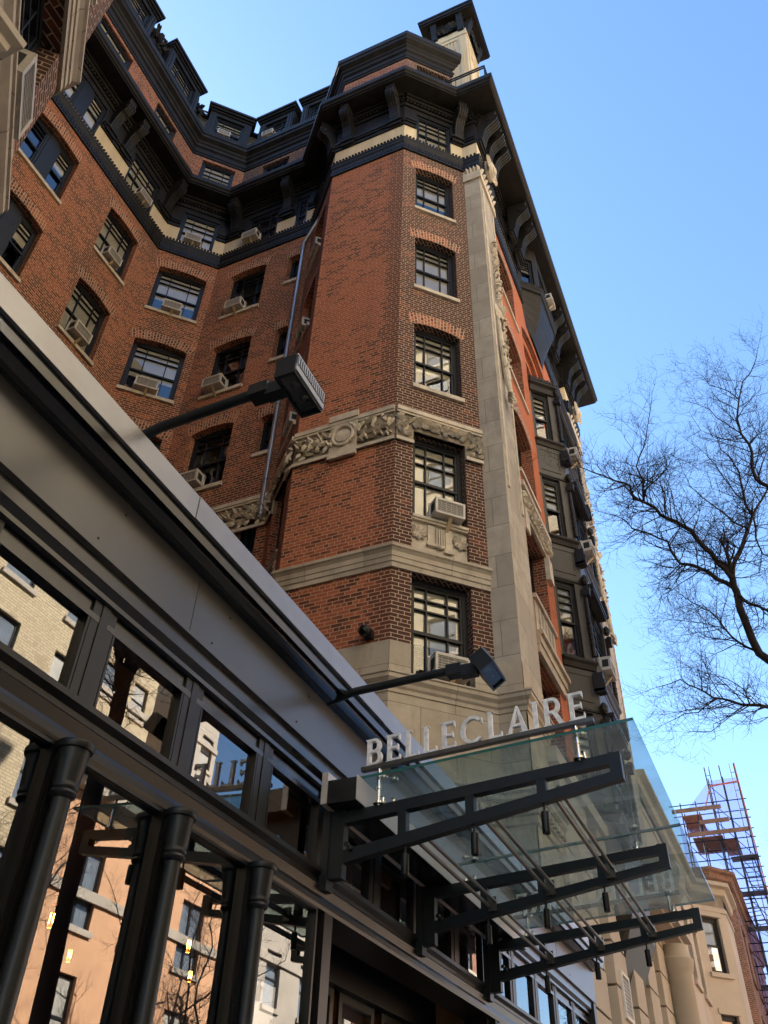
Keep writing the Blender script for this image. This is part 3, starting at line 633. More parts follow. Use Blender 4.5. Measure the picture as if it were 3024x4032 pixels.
def bracket(fr, s, wd=.26, k=1.0):
    prof = [(0, 25.46), (.13, 25.46), (.17, 25.60), (.19, 25.8), (.24, 26.0), (.34, 26.16), (.44, 26.24), (.52, 26.34), (.555, 26.46), (.54, 26.58), (.48, 26.66), (.5, 26.72), (.52, 26.878), (0, 26.878)]
    b = MB(); n = 7
    for i in range(n):
        a = s-wd/2+wd*i/n; g = 1.0 if i % 2 == 0 else .93
        pr = [(d*(g if 0 < j < 11 else 1), z) for j, (d, z) in enumerate(prof)]
        b.prism(pr, fr(a, .0, 0), fr.n*k, V((0, 0, 1)), fr.t*(wd/n-.0008))
    for sd in (s-wd/2, s+wd/2):
        b.lathe(fr(sd, .40, 26.46), [(.02, -.03), (.10, -.02), (.10, .02), (.04, .035)], 12, axis=fr.t)
    fr.box(b, s-wd/2-.09, s+wd/2+.09, .0, .16, 25.38, 25.455); fr.box(b, s-wd/2-.06, s+wd/2+.06, .0, .11, 25.24, 25.378)
    return b.build('eave_bracket', m_iron, H)
for x in (7.02, 7.68, 9.72): bracket(FR['A'], x-1.893)
for k, ss in (('CH', ()), ('C', (.34, 2.24)), ('LC', (1.62,)), ('F', (.40, 1.86)), ('MC', (1.62,))):
    for s in ss: bracket(FR[k], s)
fp = Fr((0, 2.81), (30, 2.81))
for x in (11.5, 12.05, 12.55, 14.6, 15.35, 18.95, 19.7, 21.2, 21.8, 22.4): bracket(fp, x, .3, 1.2)
# corbelled bay in the frieze over the oriel
BP = [(15.75, YW), (16.3, YW-.55), (18.0, YW-.55), (18.55, YW)]
b = MB(); bot = [(16.2, YW+.0, 22.95), (16.75, YW-.06, 22.9), (17.55, YW-.06, 22.9), (18.1, YW, 22.95)]
for i in range(3):
    fr = Fr(BP[i], BP[i+1]); op = [dict(s0=.14, s1=fr.L-.14, z0=24.75, z1=26.2, depth=.12)]
    wall(b, fr, 24.4, 26.88, op, depth=.12)
    n = 6
    for j in range(n):   # curved corbel underside
        def cp(a, q): 
            t = math.sin(q*math.pi/2); A_ = V((*BP[a], 24.4)); B_ = V(bot[a]); r = A_.lerp(B_, q); r.y = A_.y+(B_.y-A_.y)*(1-math.cos(q*math.pi/2)); return r
        b.face([cp(i, j/n), cp(i, (j+1)/n), cp(i+1, (j+1)/n), cp(i+1, j/n)])
bay = b.build('corbelled_bay', m_iron2, H)
b = MB(); b.sweep(BP, [(0, 24.36), (.05, 24.38), (.05, 24.5), (.09, 24.55), (.09, 24.62), (0, 24.68)])
for a, c in zip(BP, BP[1:]):
    fr = Fr(a, c); n = int(fr.L/.095)
    for j in range(n): s = fr.L*(j+.5)/n; b.tube([fr(s, -.02, 24.7), fr(s, .11, 24.62)], .035, 6)
b.build('bay_moulding', m_iron, bay)
for i in range(3):
    fr = Fr(BP[i], BP[i+1]); window(fr, dict(s0=.14, s1=fr.L-.14, z0=24.75, z1=26.2), H, depth=.1, cols=() if i != 1 else (.3, .7), rows=(.22, .44, .66), sill=False, fw=.05, blind=.5)
# upper storey and upper cornice
uops = dict(A=[(5.2-1.893, 6.69-1.893), (8.05-1.893, 9.1-1.893)], CH=[(.40, 1.52)], C=[(.75, 1.80)], MC=[(.35, 1.41)], LC=[(.4, 1.4)])
up_path = [mx(P['CH'][0])]+[P['A'][1], P['CH'][1], P['C'][1], P['LC'][1], P['F'][1], P['MC'][1]]
for p0, p1 in zip(up_path, up_path[1:]):
    fr = Fr(p0, p1); k = find.get((tuple(p0), tuple(p1))); ops = [dict(s0=a, s1=c, z0=27.75, z1=29.5, depth=.16) for a, c in uops.get(k, [])]
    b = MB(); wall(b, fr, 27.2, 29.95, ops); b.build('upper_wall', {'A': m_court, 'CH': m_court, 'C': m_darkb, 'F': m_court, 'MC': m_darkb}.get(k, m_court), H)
    for o in ops: window(fr, o, H, depth=.13, cols=(.25, .75), rows=(.25, .5), sill=False, blind=.4, rail=.3)
    b = MB(); b.face([fr(0, -.8, 27), fr(fr.L, -.8, 27), fr(fr.L, -.8, 33), fr(0, -.8, 33)]); b.build('room_lining', m_lining, H)
for p0, p1 in zip(path_full, path_full[1:]):
    b = MB(); fr = Fr(p0, p1); wall(b, fr, 27.2, 29.95, []); b.build('upper_wall', m_court, H)
ucp = path_full[1:]+pathR[:6]
UC = [(0, 29.66), (.04, 29.68), (.04, 29.78), (.07, 29.80), (.07, 29.92), (.03, 29.94), (.03, 30.12), (.09, 30.16), (.11, 30.26), (.16, 30.30), (.17, 30.40), (.30, 30.48), (.31, 30.60), (.35, 30.63), (.36, 30.84), (.30, 30.88), (-.35, 30.96)]
b = MB(); b.sweep(ucp, UC); b.build('upper_cornice', m_iron2, H)
# mansard with dormers round the court
mpath = [mx(p) for p in (P['LC'][0], P['C'][0], P['CH'][0])]+[P['A'][1], P['CH'][1], P['C'][1]]
b = MB(); b.sweep(mpath, [(-.12, 30.85), (-.16, 31.1), (-.34, 32.9), (-.5, 33.0)]); b.build('mansard_roof', m_slate, H)
b = MB(); b.sweep(mpath, [(-.36, 32.86), (-.22, 32.9), (-.2, 33.0), (-.3, 33.06), (-.6, 33.1)])
for p0, p1 in zip(mpath, mpath[1:]):    # cresting rail
    fr = Fr(p0, p1); n = max(2, int(fr.L/.42))
    b.bar(fr(.2, -.45, 33.42), fr(fr.L-.2, -.45, 33.42), .03, .03); b.bar(fr(.2, -.45, 33.3), fr(fr.L-.2, -.45, 33.3), .02, .02)
    for j in range(n+1): s = .2+(fr.L-.4)*j/n; b.bar(fr(s, -.45, 33.05), fr(s, -.45, 33.46), .025, .025)
b.build('roof_cresting', m_iron2, H)
def dormer(fr, s0, s1, z0=31.05, z1=32.75):
    b = MB(); d0 = .12
    fr.box(b, s0, s0+.26, -.9, d0, z0, z1); fr.box(b, s1-.26, s1, -.9, d0, z0, z1)
    for a in (s0+.04, s0+.14, s1-.22, s1-.12): fr.box(b, a, a+.07, d0, d0+.03, z0+.1, z1-.1)
    fr.box(b, s0-.04, s1+.04, -.9, d0+.04, z0-.1, z0+.1); fr.box(b, s0+.26, s1-.26, -.9, d0, z1-.22, z1)
    fr.box(b, s0-.03, s1+.03, -.9, d0+.05, z1, z1+.1); fr.box(b, s0-.08, s1+.08, -.9, d0+.12, z1+.1, z1+.22); fr.box(b, s0-.12, s1+.12, -.9, d0+.18, z1+.22, z1+.34)
    b.face([fr(s0+.2, -.8, z0), fr(s1-.2, -.8, z0), fr(s1-.2, -.8, z1), fr(s0+.2, -.8, z1)])
    q = b.build('dormer', m_iron2, H)
    window(fr, dict(s0=s0+.26, s1=s1-.26, z0=z0+.1, z1=z1-.22), H, d=d0, depth=.12, cols=(.25, .75), rows=(.3, .6), sill=False, blind=.4, fw=.05, rail=.4)
dormer(FR['CH'], .12, 1.66); dormer(FR['C'], .28, 1.70); dormer(FR['C'], 2.05, 3.1); dormer(FR['A'], 7.62-1.893, 9.36-1.893); dormer(FR['A'], 5.0-1.893, 6.7-1.893)
for x in (7.05, 7.3, 9.62):     # carved scroll ornament between the dormers
    b = MB()
    for i in range(26):
        a = random.uniform(0, 6.3); r = random.uniform(.02, .26); leaf(b, FR['A'](x-1.893+r*math.cos(a), -.2+random.uniform(-.1, .15), 32.6+r*math.sin(a)*1.4), (math.cos(a), -.4, math.sin(a)), (0, -1, 0), .22, .13)
    b.build('roof_ornament', m_iron2, H)
# unseen roof slabs and back walls, added to keep the sun out of the rooms
blk = [(11.29, 11.1), (11.29, 7.9), (10, 6.61), (10, 4.485), (11.25, 3.235), (11.25, 3.0), (22.6, 3.0), (22.6, 22), (10, 22), (10, 12.39)]
b = MB()
for q in (blk, [mx(p) for p in blk]): b.face([(x, y, 30.9) for x, y in q]); b.face([(x, y, 27.3) for x, y in q])
b.face([(1.893, 12.39, 30.9), (10, 12.39, 30.9), (10, 22, 30.9), (1.893, 22, 30.9)]); b.face([(-10.8, 22, 0), (22.6, 22, 0), (22.6, 22, 30.9), (-10.8, 22, 30.9)])
b.face([(22.59, 3, 0), (22.59, 22, 0), (22.59, 22, 27.3), (22.59, 3, 27.3)]); b.face([(-10.7, 3, 0), (-10.7, 22, 0), (-10.7, 22, 30.9), (-10.7, 3, 30.9)]); b.face([(-10.7, 3, 0), (-.57, 3, 0), (-.57, 3, 27.3), (-10.7, 3, 27.3)])
b.build('sun_block_roof', m_lining, H)
# corner tower rising from the pilaster
tx0, tx1, ty0, ty1 = 11.10, 12.42, 2.80, 4.06
b = MB(); b.box(tx0, ty0, 27.2, tx1, ty1, 33.15); tw = b.build('corner_tower', m_cream, H)
b = MB()
for a in (tx0+.12, tx1-.24): b.box(a, ty0-.05, 28, a+.12, ty0, 32.5)
for a in (ty0+.12, ty1-.24): b.box(tx0-.05, a, 28, tx0, a+.12, 32.5)
b.box(tx0-.04, ty0-.04, 32.62, tx1+.04, ty1+.04, 32.74)
for i in range(5): b.box(tx0-.03, ty0+.38+.11*i, 31.6, tx0, ty0+.43+.11*i, 32.45)
for i in range(5): b.box(tx0+.4+.11*i, ty0-.03, 31.6, tx0+.45+.11*i, ty0, 32.45)
b.box(tx0-.05, ty0+.34, 32.3, tx0, ty0+.92, 32.5)
b.build('tower_panel', m_cream, tw)
b = MB(); b.box(tx0-.29, ty0-.33, 34.02, tx1+.29, ty1+.29, 34.12); b.box(tx0-.33, ty0-.37, 34.12, tx1+.33, ty1+.33, 34.28); b.box(tx0-.36, ty0-.4, 34.28, tx1+.36, ty1+.36, 34.40)
b.box(tx0+.03, ty0+.03, 33.15, tx1-.03, ty1-.03, 34.02); b.box(tx0-.06, ty0-.06, 33.85, tx1+.06, ty1+.06, 34.02)
for y in (ty0+.16, ty1-.16):
    for i in range(6): b.prism([(0, 33.0), (.1, 33.05), (.14, 33.4), (.22, 33.7), (.26, 34.0), (0, 34.0)], (tx0+.03, y-.1+.034*i, 0), (-1, 0, 0) if i % 2 else (-.93, 0, 0), (0, 0, 1), (0, .033, 0))
for x in (tx0+.16, tx1-.16):
    for i in range(6): b.prism([(0, 33.0), (.1, 33.05), (.14, 33.4), (.22, 33.7), (.26, 34.0), (0, 34.0)], (x-.1+.034*i, ty0+.03, 0), (0, -1, 0) if i % 2 else (0, -.93, 0), (0, 0, 1), (.033, 0, 0))
for i in range(60):
    a = random.uniform(0, 6.3); r = random.uniform(.02, .26)
    leaf(b, (tx0-.02, 3.43+r*math.cos(a), 33.45+r*math.sin(a)), (-.5, math.cos(a), math.sin(a)), (-1, 0, 0), .2, .12); leaf(b, (11.76+r*math.cos(a), ty0-.02, 33.45+r*math.sin(a)), (math.cos(a), -.5, math.sin(a)), (0, -1, 0), .2, .12)
b.build('tower_cap', m_iron, tw)
b = MB(); z = 28.18
for q in ((10.56, 4.0), (10.56, 2.2), (11.0, 2.2)): b.bar((*q, 27.3), (*q, z), .04, .04)
for zz in (z, z-.14): b.bar((10.56, 4.0, zz), (10.56, 2.2, zz), .035, .035); b.bar((10.56, 2.2, zz), (11.1, 2.2, zz), .035, .035)
for i in range(4): b.bar((10.56, 2.2+.45*i, 27.3), (10.56, 2.2+.45*i, z), .02, .02)
b.build('roof_railing', m_iron, H)
# downpipe
b = MB(); px, py = 11.20, 8.06
b.tube([(10.86, 7.35, 25.3), (10.86, 7.35, 24.3), (10.87, 7.38, 23.75), (px, py, 23.25), (px, py, 22.9), (px, py, 12.9)], .055, 10)
for z in (22.9, 19.7, 16.4, 14): b.lathe((px, py, z), [(.058, -.03), (.072, -.02), (.072, .02), (.058, .03)], 10)
dpp = b.build('downpipe', m_galv, H, smooth=True)

# ---------------------------------------------------------------- window air conditioners
def make_ac():
    o = thing('air_conditioner', (0, 0, 0), 'x', 'air conditioner', 'air conditioners in the hotel windows')
    w_, d_, h_ = .27, .30, .34    # built at the origin, front towards -Y
    b = MB(); fr = Fr((-w_, 0), (w_, 0))
    b.box(-w_, -d_+.02, .02, w_, .05, .04); b.box(-w_, -d_+.02, h_-.02, w_, .05, h_)          # bottom, top
    b.box(-w_, -d_+.02, .04, -w_+.02, .05, h_-.02); b.box(w_-.02, -d_+.02, .04, w_, .05, h_-.02)
    b.box(-w_, -d_, .02, w_, -d_+.018, .055); b.box(-w_, -d_, h_-.045, w_, -d_+.018, h_); b.box(-w_, -d_, .055, -w_+.04, -d_+.018, h_-.045); b.box(w_-.04, -d_, .055, w_, -d_+.018, h_-.045)
    b.box(-w_-.004, -d_+.06, h_*.28, -w_+.001, -d_+.22, h_-.07, 1); b.box(w_-.001, -d_+.06, h_*.28, w_+.004, -d_+.22, h_-.07, 1)
    b.box(-w_-.03, -.03, .02, -w_, .0, h_); b.box(w_, -.03, .02, w_+.03, 0, h_)
    b.build('casing', [m_ac, m_slot], o)
    b = MB(); b.box(-w_+.035, -d_+.03, .05, w_-.035, -d_+.04, h_-.04)
    for i in range(7): b.box(-w_+.04, -d_+.004, .075+.04*i, w_-.04, -d_+.012, .081+.04*i, 1)
    for i in range(5): x = -w_+.1+i*.095; b.box(x, -d_+.0125, .055, x+.006, -d_+.018, h_-.045, 1)
    b.build('grille', [m_acd, m_ac], o)
    b = MB(); b.bar((.03, -.24, .005), (.03, .03, -.24), .06, .025); b.box(.0, -.27, .002, .06, -.21, .018); b.build('support', m_wood, o)
    return o
AC = make_ac(); used = []
def place_ac(fr, s, d, z, label, sc=1.0):
    p = fr(s, d, z); o = AC if not used else dup(AC)
    used.append(o); o.location = p; o.rotation_euler = (random.uniform(.0, .07), 0, math.atan2(fr.t.y, fr.t.x)); o.scale = (sc*random.uniform(.9, .97), sc*random.uniform(.72, .9), sc*random.uniform(.9, .97)); o['label'] = label
place_ac(FR['MC'], .98, -.05, 11.09, 'pale air conditioner with tan prop over the carved apron panel of the chamfered corner', 1.12)
place_ac(FR['MC'], .95, -.05, 7.97, 'air conditioner behind the nearer floodlight, low in the chamfered corner', 1.12)
place_ac(FR['CH'], .88, -.06, 21.08, 'air conditioner with prop in the upper wide window of the court chamfer', 1.05)
place_ac(FR['CH'], .86, -.06, 17.76, 'air conditioner with prop in the lower wide window of the court chamfer, facing the camera', 1.1)
place_ac(FR['CH'], .86, -.10, 24.58, 'air conditioner in the black framed frieze window of the court chamfer', 1.0)
place_ac(FR['C'], 1.06, -.02, 21.10, 'air conditioner under the black tile band, left of the downpipe top', 1.05)
place_ac(FR['C'], 1.02, -.02, 17.78, 'air conditioner in the middle arched window left of the downpipe', 1.08)
place_ac(FR['C'], .98, -.02, 14.46, 'air conditioner in the lowest arched window left of the downpipe', 1.1)
place_ac(FR['C'], 1.06, -.02, 24.6, 'air conditioner between cream frieze panels above the downpipe wall')
place_ac(FR['A'], 6.72, -.04, 21.12, 'air conditioner with white scrawl in the upper single window of the long court wall')
place_ac(FR['A'], 6.68, -.02, 17.8, 'air conditioner in the single window just above the shopfront parapet', 1.08)
place_ac(FR['A'], 6.95, -.06, 24.6, 'air conditioner in the frieze window of the long court wall')
place_ac(FR['LC'], .9, -.14, 21.5, 'sideways seen air conditioner at the top of the narrow brick return')
place_ac(FR['LC'], .9, -.14, 18.0, 'sideways seen air conditioner halfway down the narrow brick return')
place_ac(FR['LC'], .9, -.14, 14.7, 'sideways seen air conditioner lowest in the narrow brick return')
place_ac(FR['CH'], .78, .0, 31.2, 'air conditioner in the roof dormer of the court chamfer', .9)
place_ac(FR['C'], .85, .1, 31.2, 'air conditioner in the roof dormer left of the corner tower', .9)
place_ac(FR['ML'], 1.0, -.10, 7.97, 'large white air conditioner overhead at the upper left, in the near wing', 1.12)
fq = ofr[1]
place_ac(fq, .75, .02, 17.46, 'air conditioner highest on the black oriel', 1.0)
place_ac(fq, .75, .02, 14.27, 'air conditioner in the middle of the black oriel', 1.05)
place_ac(fq, .75, .02, 11.02, 'air conditioner lowest on the black oriel, with a tan prop', 1.05)
place_ac(Fr(BP[1], BP[2]), .8, .02, 24.8, 'air conditioner in the black corbelled bay under the eaves')
# ---------------------------------------------------------------- shopfront
F = thing('shopfront', (5, 2.6, .12), 'dark painted shopfront with columns, transom windows and a broad grey parapet', 'shopfront')
X0, X1 = -2.0, 12.05
def prof(mb, pts, x0, x1, m=0): mb.prism([(p[0], p[1]) for p in pts], (x0, 0, 0), (0, 1, 0), (0, 0, 1), (x1-x0, 0, 0), m)
b = MB(); prof(b, [(2.50, 3.93), (2.50, 4.27), (2.44, 4.27), (2.44, 3.915), (2.50, 3.9)], X0, X1); 
for x in (2.95, 7.2, 10.2): b.box(x, 2.4388, 3.93, x+.0035, 2.4399, 4.24, 1)
for i in range(12):
    for z in (3.97, 4.2): b.lathe((.3+i*.95+(.12 if z > 4 else 0), 2.44, z), [(.007, 0), (.005, .004)], 8, axis=(0, -1, 0), m=1)
b.build('fascia', [m_fascia, m_slot], F)
b = MB()   # cove and drip under the parapet
cv = [(2.44, 4.272)]+[(2.44-.10*math.sin(a), 4.272+.07*(1-math.cos(a))) for a in [i*math.pi/12 for i in range(1, 7)]]+[(2.33, 4.345), (2.33, 4.31), (2.305, 4.30), (2.30, 4.345), (2.30, 4.37), (2.50, 4.37), (2.50, 4.272)]
prof(b, cv, X0, X1); b.build('cornice_cove', m_shaded, F)
b = MB(); xs = [X0, 2.62, 5.02, 8.4, X1]
for i in range(4): prof(b, [(2.278-.004*(i % 2), 4.368), (2.278-.004*(i % 2), 4.512), (2.5, 4.53), (2.5, 4.374), (2.31, 4.374)], xs[i]+.0015, xs[i+1]-.0015)
b.build('parapet_trim', m_trim_lit, F)
b = MB(); prof(b, [(2.47, 3.915), (2.47, 3.83), (2.50, 3.80), (2.50, 3.775), (2.52, 3.765), (2.62, 3.765), (2.62, 3.895), (2.495, 3.895)], X0, X1); prof(b, [(2.52, 3.67), (2.52, 3.7), (2.535, 3.7), (2.535, 3.764), (2.64, 3.764), (2.64, 3.67)], X0, X1); b.build('fascia_step', m_shaded, F)
b = MB(); prof(b, [(2.64, 3.66), (2.64, 3.764), (2.76, 3.764), (2.76, 3.66)], X0, X1)
prof(b, [(2.62, 3.05), (2.47, 3.05), (2.465, 3.07), (2.465, 3.10), (2.47, 3.12), (2.46, 3.17), (2.48, 3.19), (2.48, 3.215), (2.45, 3.235), (2.45, 3.262), (2.50, 3.275), (2.62, 3.29), (2.74, 3.29), (2.74, 3.05)], X0, X1)
prof(b, [(2.60, .12), (2.55, .12), (2.55, .55), (2.52, .58), (2.52, .63), (2.62, .64), (2.7, .64), (2.7, .12)], X0, 4.77); prof(b, [(2.60, .12), (2.55, .12), (2.55, .55), (2.52, .58), (2.52, .63), (2.62, .64), (2.7, .64), (2.7, .12)], 7.9, X1)
b.build('moulded_rail', m_shop, F)
cols = [.965, 1.71, 2.45, 3.19, 3.935]+[8.7, 9.5, 10.3, 11.1]
posts = cols+[4.72, 5.5, 6.3, 7.1, 7.9, 11.95]
for x in sorted(posts):     # three boards between the transom panes
    b = MB()
    for j, (a, c, y) in enumerate(((-.078, -.026, 2.522), (-.0255, .0255, 2.517), (.026, .078, 2.522))): b.box(x+a, y, 3.27, x+c, 2.66, 3.77)
    b.build('transom_post', m_shop, F)
    if x in cols: q = x-(.055 if x < 5 else .02); b = MB(); b.box(q-.042, 2.462, .62, q+.042, 2.68, 3.06); b.build('window_post', m_shop, F)
for x in (4.72, 7.95):
    b = MB(); b.box(x-.02, 2.47, .12, x+.085, 2.75, 3.055); b.box(x-.1, 2.52, .12, x-.02, 2.7, 3.06); b.build('door_post', m_shop, F)
b = MB()
b.box(11.93, 2.45, .12, 12.05, 2.9, 4.0)
b.build('end_post', m_shop, F)
def frame_pane(x0, x1, z0, z1, y, tname, fw=.03):
    b = MB(); 
    for (a, c, e, f) in ((x0, x0+fw, z0, z1), (x1-fw, x1, z0, z1), (x0+fw, x1-fw, z0, z0+fw), (x0+fw, x1-fw, z1-fw, z1)): b.box(a, y-.022, e, c, y+.04, f); b.box(a+.005 if a == x0 else a, y-.03, e+.005, c-.005 if c == x1 else c, y-.022, f-.005)
    o = b.build(tname, m_shop, F); g = MB(); g.face([(x0+fw, y, z0+fw), (x1-fw, y, z0+fw), (x1-fw, y, z1-fw), (x0+fw, y, z1-fw)]); g.build('pane', m_sglass, o); return o
ps = sorted(posts)
for a, c in zip(ps, ps[1:]):
    frame_pane(a+.078, c-.078, 3.28, 3.69, 2.552, 'transom_window', .018)
    if c <= 4.73 or a >= 7.9:
        k = lambda v: v-(.055 if v in cols and v < 5 else .02 if v in cols else 0)
        frame_pane(k(a)+.042, k(c)-(.042 if c in cols else .1), .63, 3.055, 2.50, 'shop_window', .024)
for x in (4.85, 5.45, 6.15, 6.9): frame_pane(x, min(x+.62, 7.85), .14, 2.95, 3.1, 'entrance_panel', .06)
b = MB(); b.box(4.8, 3.0, 2.95, 7.9, 3.2, 3.3); b.build('entrance_head', m_shop, F)
for x in cols:
    b = MB(); y = 2.42; x -= .055 if x < 5 else .02
    b.lathe((x, y, .64), [(0.0600, 0), (0.0600, .06), (0.0440, .1), (0.0408, 1.2), (0.0368, 2.195), (0.0416, 2.20), (0.0496, 2.205), (0.0536, 2.215), (0.0496, 2.225), (0.0480, 2.228), (0.0528, 2.233), (0.0544, 2.242), (0.0504, 2.25), (0.0528, 2.26), (0.0608, 2.375), (0.0624, 2.385), (0.0720, 2.388), (0.0768, 2.40), (0.0752, 2.415), (0.0672, 2.42)], 24)
    b.build('column', m_steelb, F, smooth=True)
b = MB()
b.face([(X0, 7, 0), (X1, 7, 0), (X1, 7, 4.3), (X0, 7, 4.3)]); b.face([(X0, 2.7, 4.0), (X1, 2.7, 4.0), (X1, 7, 4.0), (X0, 7, 4.0)]); b.face([(X0, 2.75, .125), (X1, 2.75, .125), (X1, 7, .125), (X0, 7, .125)])
for x in (X0, X1): b.face([(x, 2.7, 0), (x, 7, 0), (x, 7, 4.2), (x, 2.7, 4.2)])
b.build('dining_room', m_room, F)
b = MB(); b.face([(X0, 2.45, 4.5), (9.9, 2.45, 4.5), (9.9, 7.0, 4.5), (X0, 7.0, 4.5)]); b.build('roof', m_slot, F)
# hanging filament lamps in the dining room
lbl = ['lit filament lamp furthest left behind the first wide pane', 'lit filament lamp in front of the dark trunk reflection', 'small lit filament lamp low and deep inside the first wide pane', 'lit filament lamp higher of the pair beside reflected sash windows', 'lit filament lamp lower of the pair beside reflected sash windows', 'lit filament lamp half hidden by the third column']
BP3 = [(4.455, 4.3, 3.10), (4.686, 4.0, 3.18), (5.896, 5.4, 3.29), (5.962, 4.3, 3.30), (7.306, 5.2, 3.42), (7.343, 4.6, 3.42)]
for (x, y, z), lb in zip(BP3, lbl):
    o = thing('filament_lamp', (x, y, z), lb, 'lamp', 'filament lamps in the dining room')
    b = MB()
    for i in range(4): a = i*math.pi/2; b.tube([(x+.014*math.cos(a), y+.014*math.sin(a), z-.028), (x+.014*math.cos(a), y+.014*math.sin(a), z+.028)], .0032, 5)
    b.build('filament', m_bulb, o)
    b = MB(); b.lathe((x, y, z), [(.008, -.06), (.024, -.05), (.031, -.02), (.029, .015), (.020, .05), (.016, .08)], 14); b.build('bulb', m_amber, o, smooth=True)
    b = MB(); b.lathe((x, y, z), [(.018, .08), (.018, .13), (.004, .14)], 10); b.tube([(x, y, z+.14), (x, y, 3.99)], .004, 5); b.build('cord', m_slot, o)
# ---------------------------------------------------------------- glass canopy
K = thing('glass_canopy', (6.3, 2.4, 3.3), 'glass entrance canopy on three black steel brackets', 'canopy')
tz = lambda y: 3.582+(2.41-y)*.0759; bz = lambda y: 3.271+(2.40-y)*.1656
gz = lambda y: 3.752+(2.35-y)*.061
b = MB(); b.box(4.48, 2.20, 3.60, 8.06, 2.40, 3.745, 1); b.box(4.475, 2.395, 3.60, 8.065, 2.435, 3.80); b.box(4.476, 2.194, 3.602, 8.064, 2.199, 3.756)  # front plate coloured pale as if lit, box dark for underside shade
b.build('wall_channel', [m_chan_lit, m_shaded], K)
for x in (4.635, 6.16, 7.70):
    b = MB(); T = .058
    b.prism([(2.33, tz(2.33)), (.643, tz(.643)), (.643, tz(.643)-.058), (2.33, tz(2.33)-.07)], (x-.03, 0, 0), (0, 1, 0), (0, 0, 1), (.06, 0, 0))
    b.prism([(2.33, bz(2.33)), (.643, bz(.643)), (.643, bz(.643)+.052), (2.33, bz(2.33)+.075)], (x-.0305, 0, 0), (0, 1, 0), (0, 0, 1), (.061, 0, 0))
    b.box(x-.031, .640, bz(.643)-.001, x+.031, .705, tz(.643)+.001); b.box(x-.031, 2.33, 3.20, x+.031, 2.44, 3.60); b.box(x-.045, 2.42, 3.14, x+.045, 2.47, 3.66)
    for y in (1.953, 1.53, 1.102): b.box(x-.0285, y-.026, bz(y)+.02, x+.0285, y+.026, tz(y)-.02)
    b.lathe((x-.031, 2.28, 3.36), [(.02, 0), (.02, .02), (.012, .03)], 6, axis=(-1, 0, 0)); b.lathe((x-.031, 2.30, 3.385), [(.016, 0), (.016, .02)], 6, axis=(-1, 0, 0))
    br = b.build('bracket', m_steelb, K)
    for y in (2.09, .84):
        b = MB(); z = tz(y)
        for dx, dy in ((0, 0), (.05, -.05)) if y > 1 else ((0, 0),):
            b.lathe((x+dx, y+dy, z), [(.03, 0), (.032, .004), (.032, .016), (.012, .018), (.010, .05), (.02, .055)], 14)
            b.lathe((x+dx, y+dy, gz(y)+.012), [(.026, 0), (.026, .012), (.012, .016)], 14)
        b.build('clamp', m_inox, br, smooth=True)
    for y in (1.94, 1.515, 1.10):
        b = MB(); z = bz(y); b.lathe((x, y, z-.165), [(.021, 0), (.023, .004), (.023, .118), (.018, .122), (.007, .126), (.007, .17)], 16)
        b.build('downlight', m_steelb, br, smooth=True)
b = MB()
for y in (1.93, 1.505, 1.08):
    for dy, dz in ((-.028, .035), (-.062, .075)): b.tube([(4.665, y+dy, bz(y)+dz+.02), (7.67, y+dy, bz(y)+dz+.02)], .0125, 10)
    for x in (6.16, 7.70): b.box(x-.06, y-.075, bz(y)+.03, x-.031, y-.015, bz(y)+.125)
b.build('tie_rod', m_rod, K, smooth=True)
for x0, x1 in ((4.56, 6.245), (6.257, 8.05)):
    b = MB(); y0, y1 = 2.35, .53; t = .018
    b.face([(x0, y0, gz(y0)), (x0, y1, gz(y1)), (x1, y1, gz(y1)), (x1, y0, gz(y0))][::-1], m=0)
    for (xa, ya, xb, yb) in ((x0, y0, x0, y1), (x0, y1, x1, y1), (x1, y1, x1, y0)):
        b.face([(xa, ya, gz(ya)), (xb, yb, gz(yb)), (xb, yb, gz(yb)+t), (xa, ya, gz(ya)+t)], m=1)
    g = b.build('glass_sheet', [m_cglass, m_edge], K)
    if g.data.polygons[0].normal.z > 0: g.data.flip_normals()
